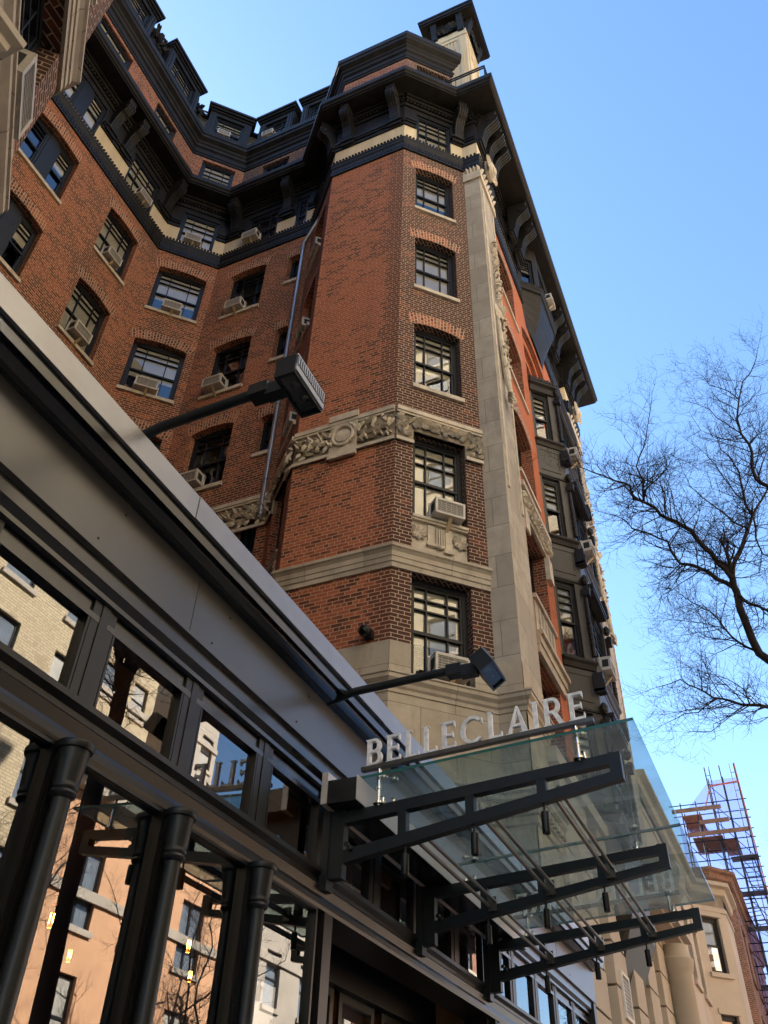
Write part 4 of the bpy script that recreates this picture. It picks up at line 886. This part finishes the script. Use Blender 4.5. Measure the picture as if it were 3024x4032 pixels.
# ---------------------------------------------------------------- letter signs
def arc(cx, cy, rx, ry, a0, a1, w_, n=12):
    A0, A1 = math.radians(a0), math.radians(a1); out = []
    for i in range(n):
        a, c = A0+(A1-A0)*i/n, A0+(A1-A0)*(i+1)/n
        out.append([(cx+rx*math.cos(a), cy+ry*math.sin(a)), (cx+rx*math.cos(c), cy+ry*math.sin(c)), (cx+(rx-w_)*math.cos(c), cy+(ry-w_*.85)*math.sin(c)), (cx+(rx-w_)*math.cos(a), cy+(ry-w_*.85)*math.sin(a))])
    return out
def R_(x0, y0, x1, y1): return [(x0, y0), (x1, y0), (x1, y1), (x0, y1)]
ST, TH = .135, .098
def serif(x, y, up=1): return [(x-.05, y), (x+ST+.05, y), (x+ST+.05, y+.035*up), (x+ST, y+.07*up), (x, y+.07*up), (x-.05, y+.035*up)][::up]
def glyph(ch):
    stem = [R_(.05, .0, .05+ST, 1)]
    if ch == 'I': return [R_(.05, .07, .05+ST, .93), serif(.05, 0), serif(.05, 1, -1)], .25
    if ch == 'L': return stem+[R_(.05+ST, 0, .50, TH), [(.455, TH), (.50, TH), (.50, .22), (.475, .22)], R_(.0, .965, .05, 1), R_(.05+ST, .965, .25, 1), R_(0, 0, .05, .035)], .52
    if ch == 'E': return stem+[R_(.05+ST, 0, .52, TH), R_(.05+ST, .46, .44, .46+TH*.9), R_(.05+ST, 1-TH, .50, 1), [(.475, TH), (.52, TH), (.52, .22), (.495, .22)], [(.455, 1-TH), (.475, .79), (.50, .79), (.50, 1-TH)], R_(.41, .40, .44, .46), R_(.41, .46+TH*.9, .44, .62), R_(0, .965, .05, 1), R_(0, 0, .05, .035)], .56
    if ch == 'B': return stem+[R_(.05+ST, 0, .36, TH), R_(.05+ST, .475, .34, .475+TH), R_(.05+ST, 1-TH, .34, 1), R_(0, .965, .05, 1), R_(0, 0, .05, .035)]+arc(.34, .7375, .2, .2625, -90, 90, .125)+arc(.36, .29, .23, .29, -90, 90, .135), .62
    if ch == 'R': return stem+[R_(.05+ST, .44, .34, .44+TH), R_(.05+ST, 1-TH, .34, 1), R_(0, .965, .05, 1), R_(0, 0, .05, .035), R_(.05+ST, 0, .25, .035), [(.30, .44), (.46, .44), (.68, 0), (.50, 0)], R_(.68, 0, .70, .035)]+arc(.34, .72, .22, .28, -90, 90, .13), .69
    if ch == 'C': return arc(.43, .5, .42, .51, 42, 318, .14, 22)+[[(.72, .68), (.76, .68), (.76, .9), (.735, .86)]], .8
    if ch == 'A': return [[(.04, 0), (.14, 0), (.42, .88), (.36, 1)], [(.52, 0), (.70, 0), (.42, 1), (.36, 1), (.40, .86)], R_(.20, .26, .56, .26+TH*.9), R_(-.03, 0, .04, .035), R_(.14, 0, .19, .035), R_(.45, 0, .52, .035), R_(.70, 0, .75, .035)], .74
def sign(x, sgn, ys, ye, label):
    """letters stand on a rail along the canopy edge; sgn=-1 reads from the near side"""
    o = thing('letter_sign', (x, (ys+ye)/2, 3.80), label, 'sign', 'letter signs on the canopy edges')
    word = 'BELLECLAIRE'; ws = [glyph(c)[1] for c in word]; gap = .12; tot = sum(ws)+gap*(len(word)-1); Lh = .178
    W_ = abs(ye-ys)-.03; k = W_/tot; dv = 1 if ye > ys else -1; cur = .015
    zb = lambda y: gz(y)+.089
    for c, wd in zip(word, ws):
        b = MB(); y0 = ys+dv*cur; U = V((0, dv*k, -dv*.061*k)); D = .026
        for j, pl in enumerate(glyph(c)[0]):
            e = .00025*(j % 7); b.prism(pl, (x-D/2-e, y0, zb(y0)), U, V((0, 0, Lh)), (D+2*e, 0, 0))
        b.build('letter', m_alu, o); cur += (wd+gap)*k
    b = MB(); b.bar((x, ys-dv*.01, zb(ys)-.013), (x, ye+dv*.02, zb(ye)-.013), .042, .024); b.build('rail', m_rod, o)
    for y in (min(ys, ye)+.09, max(ys, ye)-.11):
        b = MB(); b.lathe((x, y, tz(y)-.01), [(.013, 0), (.013, .1), (.017, .104), (.017, .118), (.013, .122), (.013, gz(y)-tz(y)+.075)], 12); b.lathe((x, y, tz(y)), [(.034, 0), (.034, .012)], 14); b.build('post', m_inox, o, smooth=True)
sign(4.60, -1, 2.215, .775, 'pale metal capital letters on the near canopy edge, readable from the camera')
sign(7.93, 1, .80, 2.24, 'letters on the far canopy edge, seen reversed through the glass')
# ---------------------------------------------------------------- floodlights on the parapet
def flood(x0, y0, z0, xa, ya, label, tilt=0):
    o = thing('floodlight', (xa, 2.62, 4.4), label, 'floodlight', 'floodlights over the shopfront'); zc = z0+.075
    b = MB(); b.tube([(xa, 2.75, 4.4), (xa, 2.66, 4.49), (xa, 2.50, zc-.06), (xa, 2.25, zc+.0), (xa, ya+.18, zc+.02)], .027, 12); b.build('arm', m_steelb, o, smooth=True)
    b = MB(); b.box(xa-.04, ya+.10, zc-.025, xa+.04, ya+.20, zc+.045); b.box(xa-.03, ya, zc-.045, xa+.03, ya+.11, zc+.03); b.build('knuckle', m_steelb, o)
    L, D, Hh = .268, .105, .125; b = MB(); tl = tilt
    ey = V((0, math.cos(tl), math.sin(tl))); ez = V((0, -math.sin(tl), math.cos(tl))); c = V((x0+L/2, y0+D/2, z0+Hh/2)); ex = V((1, 0, 0))
    b.obox(c+ez*.02, ex, ey, ez, L/2, D/2, Hh/2-.02); b.obox(c+ez*(Hh/2-.0), ex, ey, ez, L/2-.012, D/2-.006, .012)
    for sx in (-1, 1): b.obox(c-ez*(Hh/2-.02)+ex*sx*(L/2-.008), ex, ey, ez, .008, D/2, .0205)
    for sy in (-1, 1): b.obox(c-ez*(Hh/2-.02)+ey*sy*(D/2-.006), ex, ey, ez, L/2-.016, .006, .0205)
    hd = b.build('housing', m_steelb, o)
    b = MB(); 
    b.obox(c-ey*(D/2+.004)-ez*.03, ex, ey, ez, L/2, .004, .018); b.obox(c-ey*(D/2+.004)+ez*.055, ex, ey, ez, L/2, .004, .006)
    for i in range(14): b.obox(c-ey*(D/2+.006)+ez*.02+ex*(-L/2+.012+i*(L-.024)/13), ex, ey, ez, .0045, .006, .03)
    b.build('fin', m_finm, hd)
    b = MB(); q = c-ez*(Hh/2-.012); b.face([q-ex*(L/2-.02)-ey*(D/2-.014), q-ex*(L/2-.02)+ey*(D/2-.014), q+ex*(L/2-.02)+ey*(D/2-.014), q+ex*(L/2-.02)-ey*(D/2-.014)]); b.build('lens', m_lens, hd)
    b = MB(); b.lathe(q+ez*.03-ex*.03, [(.03, .01), (.022, -.005), (.008, -.012)], 12, axis=ez); b.lathe(q+ez*.03+ex*.06, [(.03, .01), (.022, -.005), (.008, -.012)], 12, axis=ez); b.build('reflector', m_inox, hd)
flood(2.07, 1.43, 4.53, 2.19, 1.53, 'black floodlight on the longer arm, in front of the court wall and downpipe')
flood(4.36, 1.29, 4.255, 4.48, 1.40, 'black floodlight just above the letter sign, in front of the lower window', -.6)
o = thing('wall_lamp', (9.99, 4.8, 8.5), 'small black lamp on the brick corner above the limestone course', 'lamp')
b = MB(); b.lathe((9.86, 4.83, 8.62), [(.04, -.06), (.085, -.04), (.09, .06), (.05, .1)], 14, axis=(-.6, .1, -.5)); b.build('shade', m_steelb, o, smooth=True)
b = MB(); b.box(9.90, 4.74, 8.52, 10.0, 4.86, 8.66); b.tube([(9.95, 4.80, 8.6), (9.88, 4.95, 8.66), (9.86, 4.86, 8.72)], .03, 8); b.build('mount', m_steelb, o)
LIMBS = [([(15.87,-0.97,10.09),(15.71,-0.71,10.34),(15.54,-0.63,10.92),(15.36,-0.62,11.55),(15.19,-0.61,11.79)],0.085,0.066),
 ([(15.19,-0.61,11.79),(15.04,-0.41,12.15),(14.89,-0.25,12.46),(14.74,-0.09,12.83),(14.58,0.18,13.04),(14.42,0.42,13.16),(14.27,0.49,13.26),(14.11,0.67,13.34),(13.94,0.83,13.33),(13.79,0.84,13.56),(13.62,1.09,13.65),(13.44,1.3,13.73),(13.26,1.59,13.83),(13.08,1.79,13.85)],0.062,0.007),
 ([(14.18,0.67,13.4),(14.05,0.63,13.61),(13.92,0.55,13.73),(13.79,0.64,14.06),(13.66,0.41,14.4),(13.53,0.25,14.77),(13.4,0.01,15.46)],0.03,0.006),
 ([(14.4,0.31,13.13),(14.46,0.23,13.66),(14.53,0.25,13.99),(14.59,0.52,14.29)],0.02,0.007),
 ([(15.29,-0.58,11.64),(15.21,-0.33,11.85),(15.12,-0.17,12.04),(15.03,0.05,12.18),(14.94,0.28,12.22),(14.84,0.39,12.52),(14.75,0.41,12.7),(14.65,0.7,12.9),(14.54,1.03,13.07),(14.44,1.16,13.28),(14.33,1.46,13.44)],0.05,0.007),
 ([(15.19,-0.61,11.79),(15.34,-0.7,12.19),(15.48,-0.94,12.65),(15.62,-1.2,13.22),(15.76,-1.38,13.63),(15.92,-1.33,14.2),(16.07,-1.39,14.86),(16.23,-1.4,15.51),(16.4,-1.22,16.27),(16.55,-1.23,16.99)],0.055,0.008),
 ([(15.84,-1.39,13.69),(15.99,-1.65,14.15),(16.14,-1.89,14.58),(16.27,-2.22,15.14),(16.41,-2.52,15.86)],0.03,0.01),
 ([(14.85,-2.11,13.07),(14.84,-1.75,13.58),(14.8,-1.58,13.8),(14.73,-1.6,14.21),(14.67,-1.66,14.67),(14.62,-1.57,14.99),(14.55,-1.59,15.38),(14.48,-1.74,15.83),(14.39,-1.93,16.27),(14.28,-2.25,16.57),(14.2,-2.41,16.91)],0.05,0.006),
 ([(14.62,-1.57,14.99),(14.54,-1.32,15.36),(14.46,-1.11,15.78),(14.37,-0.85,15.98)],0.015,0.005),
 ([(14.5,-1.75,15.85),(14.38,-1.58,16.1),(14.28,-1.25,16.32),(14.15,-1.16,16.54)],0.014,0.005),
 ([(15.29,-0.62,11.5),(15.38,-0.79,11.25),(15.46,-1.07,11.07),(15.53,-1.43,10.9)],0.04,0.02),
 ([(15.84,-1.39,13.69),(15.68,-1.29,12.99),(15.51,-1.31,12.42),(15.33,-1.51,12.05)],0.022,0.012),
 ([(14.71,-1.66,14.71),(14.58,-1.91,14.83),(14.44,-2.17,14.81)],0.015,0.006),
 ([(15.55,-1.2,13.17),(15.65,-0.94,13.53),(15.74,-0.73,14.03),(15.83,-0.5,14.5),(15.92,-0.31,14.98),(16.0,-0.27,15.47)],0.022,0.006),
 ([(15.37,-0.93,12.57),(15.55,-0.74,12.95),(15.73,-0.41,13.23),(15.9,-0.11,13.4)],0.016,0.006),
 ([(16.04,-1.34,14.29),(16.11,-1.17,14.79),(16.17,-1.04,15.34),(16.22,-0.91,15.92),(16.28,-0.75,16.4)],0.018,0.006),
 ([(15.56,-1.07,8.97),(15.45,-0.58,9.11),(15.31,-0.3,9.13),(15.17,-0.01,9.19),(15.03,0.28,9.24),(14.88,0.49,9.39),(14.72,0.76,9.55),(14.56,1.12,9.39)],0.04,0.006),
 ([(14.9,0.22,9.15),(14.79,0.58,8.89),(14.68,0.82,8.85),(14.56,1.08,8.69)],0.014,0.005),
 ([(15.78,-0.69,10.43),(15.67,-0.41,10.63),(15.56,-0.22,10.94),(15.44,-0.04,11.3),(15.32,0.2,11.46),(15.19,0.48,11.76)],0.03,0.006),
 ([(15.6,-0.22,10.97),(15.47,0.06,11.04),(15.33,0.31,11.06),(15.19,0.54,11.07)],0.014,0.005),
 ([(15.7,-0.39,10.67),(15.6,0.03,10.77),(15.5,0.26,10.93),(15.39,0.51,10.84)],0.014,0.005),
 ([(15.2,-0.29,9.08),(15.13,-0.27,9.34),(15.07,-0.04,9.58),(15.0,0.24,9.71)],0.014,0.005)]

def grow(mb, p, d, L, r, lev, rnd, bend=.5, upw=.15):
    n = 4 if lev else 3; pts = [p]; q = V(p); dd = V(d).normalized(); kids_ = []
    for i in range(n):
        dd = (dd+V((rnd.uniform(-1, 1), rnd.uniform(-1, 1), rnd.uniform(-1, 1)))*bend*.42+V((0, 0, upw*.3))).normalized(); q = q+dd*L/n; pts.append(q.copy())
        if lev: kids_.append((q.copy(), dd.copy()))
    mb.tube(pts, [r*(1-.72*i/n) for i in range(n+1)], 5 if r > .02 else 3, cap=False)
    if lev:
        for (k, kd) in kids_:
            for _ in range(2 if rnd.random() < .38 else 1):
                sd = V((rnd.uniform(-1, 1), rnd.uniform(-1, 1), rnd.uniform(-.6, 1)))
                sd = (sd-kd*sd.dot(kd)).normalized(); grow(mb, k, kd*.65+sd*.8, L*rnd.uniform(.42, .68), max(.0023, r*.48), lev-1, rnd, bend, upw)
def limb_tree(name, limbs, base, label, seed):
    rnd = random.Random(seed); o = thing(name, base, label, 'tree'); tb = MB(); wb = MB()
    p0 = V(limbs[0][0][0]); B_ = V(base); tb.tube([B_, B_.lerp(p0, .35)+V((.1, .05, 0)), B_.lerp(p0, .7)+V((-.08, .1, 0)), p0], [.22, .17, .14, limbs[0][1]], 12)
    for pts, r0_, r1_ in limbs:
        P_ = [V(p) for p in pts]; Q = [P_[0]]      # resample with a little crookedness
        for a, c in zip(P_, P_[1:]):
            m_ = (a+c)/2+V((rnd.uniform(-1, 1), rnd.uniform(-1, 1), rnd.uniform(-1, 1)))*(c-a).length*.07; Q += [m_, c]
        n = len(Q); R = [r0_+(r1_-r0_)*(i/(n-1))**.8 for i in range(n)]
        tb.tube(Q, R, 9 if r0_ > .03 else 6)
        for i in range(1, n):
            d = (Q[i]-Q[i-1]); L_ = d.length; d.normalize(); t = i/(n-1)
            if r0_ > .08: continue
            k = 2 if L_ < .55 or rnd.random() < .5 else 3
            for j in range(k):
                q = Q[i-1].lerp(Q[i], (j+rnd.random())/k); sd = V((rnd.uniform(-1, 1), rnd.uniform(-1, 1), rnd.uniform(-.8, 1))); sd = (sd-d*sd.dot(d)).normalized()
                grow(wb, q, d*.6+sd*.9, rnd.uniform(.5, 1.05)*(1.15-.4*t), min(R[i]*.55, .014)+.001, 2, rnd, .36)
        grow(wb, Q[-1], Q[-1]-Q[-2], .7, r1_, 2, rnd)
    tb.build('trunk', m_bark, o, smooth=True); wb.build('twigs', m_bark, o)
limb_tree('bare_tree', LIMBS, (16.4, -1.5, .12), 'tall bare street tree whose branches spread across the sky on the right', 3)
def free_tree(base, h, spread, label, seed, trunkr=.16, lean=(0, 0)):
    rnd = random.Random(seed); limbs = []; B_ = V(base); top = B_+V((lean[0], lean[1], h*.42)); o = []
    limbs.append(([tuple(top), tuple(top+V((.1, .1, h*.12)))], trunkr*.7, trunkr*.4))
    for i in range(7):
        a = i*2.4+rnd.random(); p = top+V((0, 0, h*.1*rnd.random())); d = V((math.cos(a)*spread, math.sin(a)*spread, h*rnd.uniform(.25, .5))); pts = [tuple(p)]
        for j in range(1, 6): pts.append(tuple(p+d*j/5+V((rnd.uniform(-1, 1), rnd.uniform(-1, 1), rnd.uniform(-.6, 1)))*spread*.12))
        limbs.append((pts, min(.06, trunkr*.3), .008))
    limb_tree('bare_tree', limbs, base, label, seed)
free_tree((11.6, -6.0, -.02), 19, 1.7, 'bare tree across the road seen as a dark trunk reflected in the shop windows', 5, .26)
free_tree((17, -13.2, .12), 13, 3.6, 'bare tree before the beige apartment block across the street, mirrored in the transom panes', 11, .15)
free_tree((25.5, -13.4, .12), 12, 3.8, 'bare tree before the peach house across the street, mirrored in the wide shop panes', 12, .15)
free_tree((36, -1.9, .12), 14, 3.6, 'thin bare tree in front of the scaffolding at the right edge', 8, .14)
# ---------------------------------------------------------------- rusticated base and neighbours to the right
N = thing('limestone_base', (17, 2.8, .12), 'rusticated limestone ground floor with banded piers beyond the shopfront', 'building base')
b = MB(); b.box(12.1, 2.86, .12, 22.5, 3.2, 7.6); b.build('wall', m_lime, N)
for x0, x1 in ((12.5, 14.3), (15.1, 16.2), (16.9, 17.8), (18.5, 19.5), (20.3, 22.2)):
    b = MB()
    for i in range(11):
        z = .3+i*.64; b.box(x0, 2.70, z, x1, 2.87, z+.6)
    b.build('rusticated_pier', m_tan, N)
b = MB(); b.box(19.3, 2.35, 6.95, 22.5, 2.9, 7.05); b.box(19.2, 2.2, 7.05, 22.6, 2.9, 7.2); b.box(12.2, 2.62, 7.2, 22.5, 2.9, 7.45); b.build('cornice', m_tan, N)
b = MB(); b.lathe((20.5, 2.42, 7.9), [(.1, -.5), (.5, -.42), (.55, .0), (.5, .42), (.1, .5)], 18, axis=(1, 0, 0)); b.lathe((20.0, 2.42, 7.9), [(.36, -.03), (.36, .02), (.2, .04), (.2, .07), (.06, .08)], 16, axis=(-1, 0, 0)); b.build('scroll', m_tan, N)
b = MB(); b.lathe((21.6, 2.5, 2), [(.28, 0), (.28, 4.2), (.34, 4.3), (.38, 4.5), (.33, 4.55), (.29, 4.8)], 18); b.build('engaged_column', m_tan, N, smooth=True)
o = thing('wall_vent', (15.5, 2.86, 4.5), 'white framed air conditioner grille set into the limestone piers', 'vent'); b = MB()
b.box(15.42, 2.66, 4.35, 16.05, 2.70, 4.40); b.box(15.42, 2.66, 4.98, 16.05, 2.70, 5.03); b.box(15.42, 2.66, 4.40, 15.47, 2.70, 4.98); b.box(16.0, 2.66, 4.40, 16.05, 2.70, 4.98); b.build('frame', m_white, o)
b = MB(); b.box(15.47, 2.68, 4.40, 16.0, 2.698, 4.98)
for i in range(9): b.box(15.48, 2.672, 4.43+.06*i, 15.99, 2.679, 4.445+.06*i, 1)
b.build('grille', [m_acd, m_ac], o)
def townhouse(name, label, corners, z1, mat, wins, cat='building', cornice=True, trim=None, z0=.12, depth=12):
    o = thing(name, (corners[0][0], corners[0][1], z0), label, cat); trim = trim or m_tan
    for p0, p1 in zip(corners, corners[1:]):
        fr = Fr(p0, p1); ops = [dict(s0=c-w_/2, s1=c+w_/2, z0=a, z1=a+h_, depth=.18) for (seg, c, w_, a, h_) in wins if seg == (p0, p1)]
        b = MB(); wall(b, fr, z0, z1, ops, depth=.18); b.build('wall', mat, o)
        for q in ops: window(fr, q, o, depth=.16, cols=(), rows=(), sill=False, fw=.07, blind=.5); b = MB(); fr.box(b, q['s0']-.1, q['s1']+.1, 0, .09, q['z0']-.14, q['z0']); b.build('window_sill', trim, o); b = MB(); fr.box(b, q['s0']-.08, q['s1']+.08, 0, .05, q['z1'], q['z1']+.16); b.build('lintel', trim, o)
    if cornice: b = MB(); b.sweep(corners, [(0, z1-.9), (.05, z1-.88), (.05, z1-.75), (0, z1-.7), (0, z1-.35), (.1, z1-.3), (.14, z1-.1), (.3, z1-.05), (.3, z1+.08), (-.3, z1+.1)]); b.build('cornice', trim, o)
    b = MB(); b.face([(*p, z1-.01) for p in corners]+[(corners[-1][0], corners[-1][1]+depth, z1-.01), (corners[0][0], corners[0][1]+depth, z1-.01)]); b.build('roof', m_slot, o)
    b = MB(); fr = Fr(corners[0], corners[-1]); b.face([fr(.2, -.8, 0), fr(fr.L-.2, -.8, 0), fr(fr.L-.2, -.8, z1-.05), fr(.2, -.8, z1-.05)]); b.build('room_lining', m_lining, o); return o
c1 = [(22.8, 2.9), (32.4, 2.9), (33.4, 1.95), (35.8, 1.95), (36.8, 2.9)]
S1, S2 = (c1[0], c1[1]), (c1[1], c1[2])
townhouse('stone_townhouse', 'tan stone townhouse with an angled bay, beyond the canopy tip', c1, 11.4, m_tan,
          [(S1, c, 1.1, z, 2.0) for c in (1.6, 4.0, 6.4, 8.4) for z in (4.2, 7.6)]+[(S2, .66, .72, 8.6, 1.75), (S2, .66, .72, 5.4, 2.0)])
c2 = [(41.0, 9), (41.0, 2.75), (42.0, 2.0), (58, 2.0)]; S3 = (c2[2], c2[3])
townhouse('brown_brick_building', 'taller brown brick building behind the tan townhouse', c2, 14.4, m_brown, [(S3, c, 1.2, z, 2.0) for c in (2, 5, 8, 11) for z in (3.5, 7, 10.5)], cornice=True, trim=m_brown)
c3 = [(60, 9), (60, 2.2), (90, 2.2)]
townhouse('far_brick_building', 'distant brick building behind the scaffolding, lowest at the right edge', c3, 13.5, m_peach, [((c3[1], c3[2]), 3+3*i, 1.3, z, 2) for i in range(6) for z in (3, 6.5, 10)], trim=m_brown)
# scaffolding
Q = thing('scaffold_tower', (49, 2.4, .12), 'scaffolding tower wrapped in pale netting with plywood decks and ladders', 'scaffold')
b = MB(); X, Y = (48.0, 49.6), (.72, 1.48, 2.26, 3.1, 3.9); rnd = random.Random(4)
for y in Y:
    top = 22.0 if y < 2.5 else 20.2
    for x in X: b.tube([(x, y, .12), (x+.05, y+.01, top)], .035, 6)
z = 3.0
while z < 21:
    for x in X: b.tube([(x-.02, .5, z), (x, 2.3 if z > 20.3 else 4.5, z+.05)], .028, 5)
    for y in Y:
        if z < 20 or y < 2.5: b.tube([(48, y, z-.3), (49.6, y, z-.3)], .025, 5)
    for y, y2 in zip(Y, Y[1:]):
        if rnd.random() < .75 and (z < 19 or y < 1.6): b.tube([(48, y, z), (48, y2, z+1.0)], .02, 5)
    z += 1.0
for (y0, y1) in ((.72, .95), (2.03, 2.26)):
    for zz in range(16, 44): b.tube([(48, y0, zz*.5), (48, y1, zz*.5)], .018, 4)
    yy = y1 if y0 < 1 else y0; b.tube([(48, yy, 8), (48, yy, 22)], .025, 5)
b.build('frame', m_steelb, Q)
b = MB()
for y0, y1, zz in ((2.94, 3.9, 19.44), (2.1, 3.6, 18.22), (1.4, 2.1, 18.0)): b.box(48.0, y0, zz, 50.6, y1, zz+.05)
b.build('deck', m_ply, Q)
b = MB()
for y0, y1, zz in ((1.85, 4.4, 19.62), (.75, 3.8, 18.3), (.6, 1.5, 16.9), (1.6, 3.1, 18.9)): b.box(47.9, y0, zz, 47.95, y1, zz+.22)
b.build('toe_board', m_ply, Q)
b = MB()
for pts in ([(49.8, 4.3, 20.3), (49.8, 4.3, 2), (49.8, 2.3, 2), (49.8, 2.3, 20.3)], [(49.82, 3.9, 20.32), (49.8, 2.3, 20.32), (49.8, 2.3, 21.9)], [(49.8, 2.29, 2), (49.8, 2.29, 21.95), (49.8, .72, 21.95), (49.8, .55, 2)], [(49.79, .7, 2), (49.79, .7, 21.9), (48.1, .66, 21.9), (48.1, .5, 2)]): b.face(pts)
b.build('netting', m_net, Q)
b = MB(); b.bar((47.98, .68, 22), (47.98, .6, 15), .10, .05); b.bar((47.96, .7, 20.95), (47.96, 2.2, 20.9), .06, .08); b.bar((47.95, 2.2, 20.8), (47.95, 2.7, 19.6), .05, .05); b.build('strap', m_orng, Q)
def ladder(b, a, c, wv, n):
    a, c, wv = V(a), V(c), V(wv); b.tube([a, c], .03, 5); b.tube([a+wv, c+wv], .03, 5)
    for i in range(n): t = (i+.5)/n; b.tube([a.lerp(c, t), a.lerp(c, t)+wv], .022, 4)
b = MB(); ladder(b, (47.6, 1.46, 16.9), (47.6, 1.22, 15.2), (0, -.6, 0), 8); ladder(b, (47.6, 1.95, 15.2), (47.6, 1.55, 13.6), (0, -.6, .05), 8); ladder(b, (47.2, 1.02, 13.5), (47.2, .7, 11.2), (0, -.5, 0), 9); ladder(b, (47.3, 1.3, 11.5), (47.3, 1.0, 9), (0, -.55, 0), 9)
for zz in (16.8, 15.1, 13.5, 11): b.box(47.2, .6, zz, 47.9, 1.9, zz+.06)
b.build('ladder', m_steelb, Q)
# ---------------------------------------------------------------- buildings opposite, lit by the sun and mirrored in the glass
def block(name, label, x0, x1, y, z1, mat, nx, z0s, ww, wh, pair=False, corn=1.0, cmat=None):
    o = thing(name, ((x0+x1)/2, y, .12), label, 'building'); fr = Fr((x1, y), (x0, y)); ops = []
    for i in range(nx):
        c = fr.L*(i+.5)/nx
        for z in z0s: ops.append(dict(s0=c-ww/2, s1=c+ww/2, z0=z, z1=z+wh, depth=.2))
    ops = ops[:95]; b = MB(); wall(b, fr, .12, z1, ops, depth=.2); b.build('wall', mat, o)
    for j, q in enumerate(ops):
        b = MB(); f = lambda s0, s1, e, g, m=0: fr.box(b, s0, s1, -.2, -.13, e, g, m)
        a, c = q['s0'], q['s1']; e, g = q['z0'], q['z1']; md = (e+g)/2
        f(a, a+.08, e, g); f(c-.08, c, e, g); f(a+.08, c-.08, e, e+.08); f(a+.08, c-.08, g-.08, g); f(a+.08, c-.08, md-.04, md+.04)
        if pair: f((a+c)/2-.07, (a+c)/2+.07, e+.08, md-.04); f((a+c)/2-.07, (a+c)/2+.07, md+.04, g-.08)
        wd = b.build('window', m_frame, o)
        k = MB(); k.face([fr(a, -.17, e), fr(c, -.17, e), fr(c, -.17, g), fr(a, -.17, g)]); k.build('pane', (m_opane, m_curt, m_opane)[(j*7) % 3], wd)
        k = MB(); fr.box(k, a-.12, c+.12, -.1, .1, e-.18, e); k.build('sill', cmat or m_tan, wd)
    b = MB(); fr.box(b, 0, fr.L, 0, .35*corn, z1-.5, z1); fr.box(b, 0, fr.L, 0, .6*corn, z1, z1+.25); fr.box(b, 0, fr.L, 0, .12, 4.4, 4.8); fr.box(b, 0, fr.L, 0, .1, z1-3.6, z1-3.3); b.build('cornice', cmat or m_tan, o)
    b = MB(); b.face([(x0, y, z1), (x1, y, z1), (x1, y-14, z1), (x0, y-14, z1)]); b.face([(x0, y, 0), (x0, y, z1), (x0, y-14, z1), (x0, y-14, 0)]); b.face([(x1, y, 0), (x1, y, z1), (x1, y-14, z1), (x1, y-14, 0)]); b.build('side_wall', mat, o); return o
fl = [1.6+3.25*i for i in range(13)]
block('beige_apartment_block', 'tall sunlit beige brick apartment block across the street, mirrored in the hotel windows', -13, 20.5, -15.5, 43, m_beige, 11, fl, 1.35, 1.95)
block('peach_house', 'sunlit peach stuccoed house across the street, mirrored in the lower shop windows', 20.7, 33, -15.5, 13.2, m_peach, 4, [1.6, 5.2, 8.8], 1.5, 2.3, True, 1.2)
block('cream_house', 'sunlit cream house across the street, right of the peach house in the reflection', 33.2, 45, -15.5, 14, m_tan, 4, [1.6, 5.2, 8.8], 1.2, 2.1)
block('rear_brick_block', 'beige brick block rising behind the peach house across the street', 21, 33.6, -24, 26, m_beige, 5, [9+3.3*i for i in range(5)], 1.2, 1.9)
block('rear_stone_block', 'tan stone block rising behind the cream house across the street', 36, 40, -24, 27, m_tan, 2, [9+3.3*i for i in range(5)], 1.2, 1.9)
block('brick_house', 'red brick house across the street, furthest along in the reflection', 45.2, 66, -15.5, 19, m_court, 6, [1.6, 5.2, 8.8, 12, 15.4], 1.2, 2.1)
block('grey_apartment_block', 'beige block across the street behind the camera', -40, -13.3, -15.5, 30, m_beige, 7, fl[:8], 1.35, 1.9)
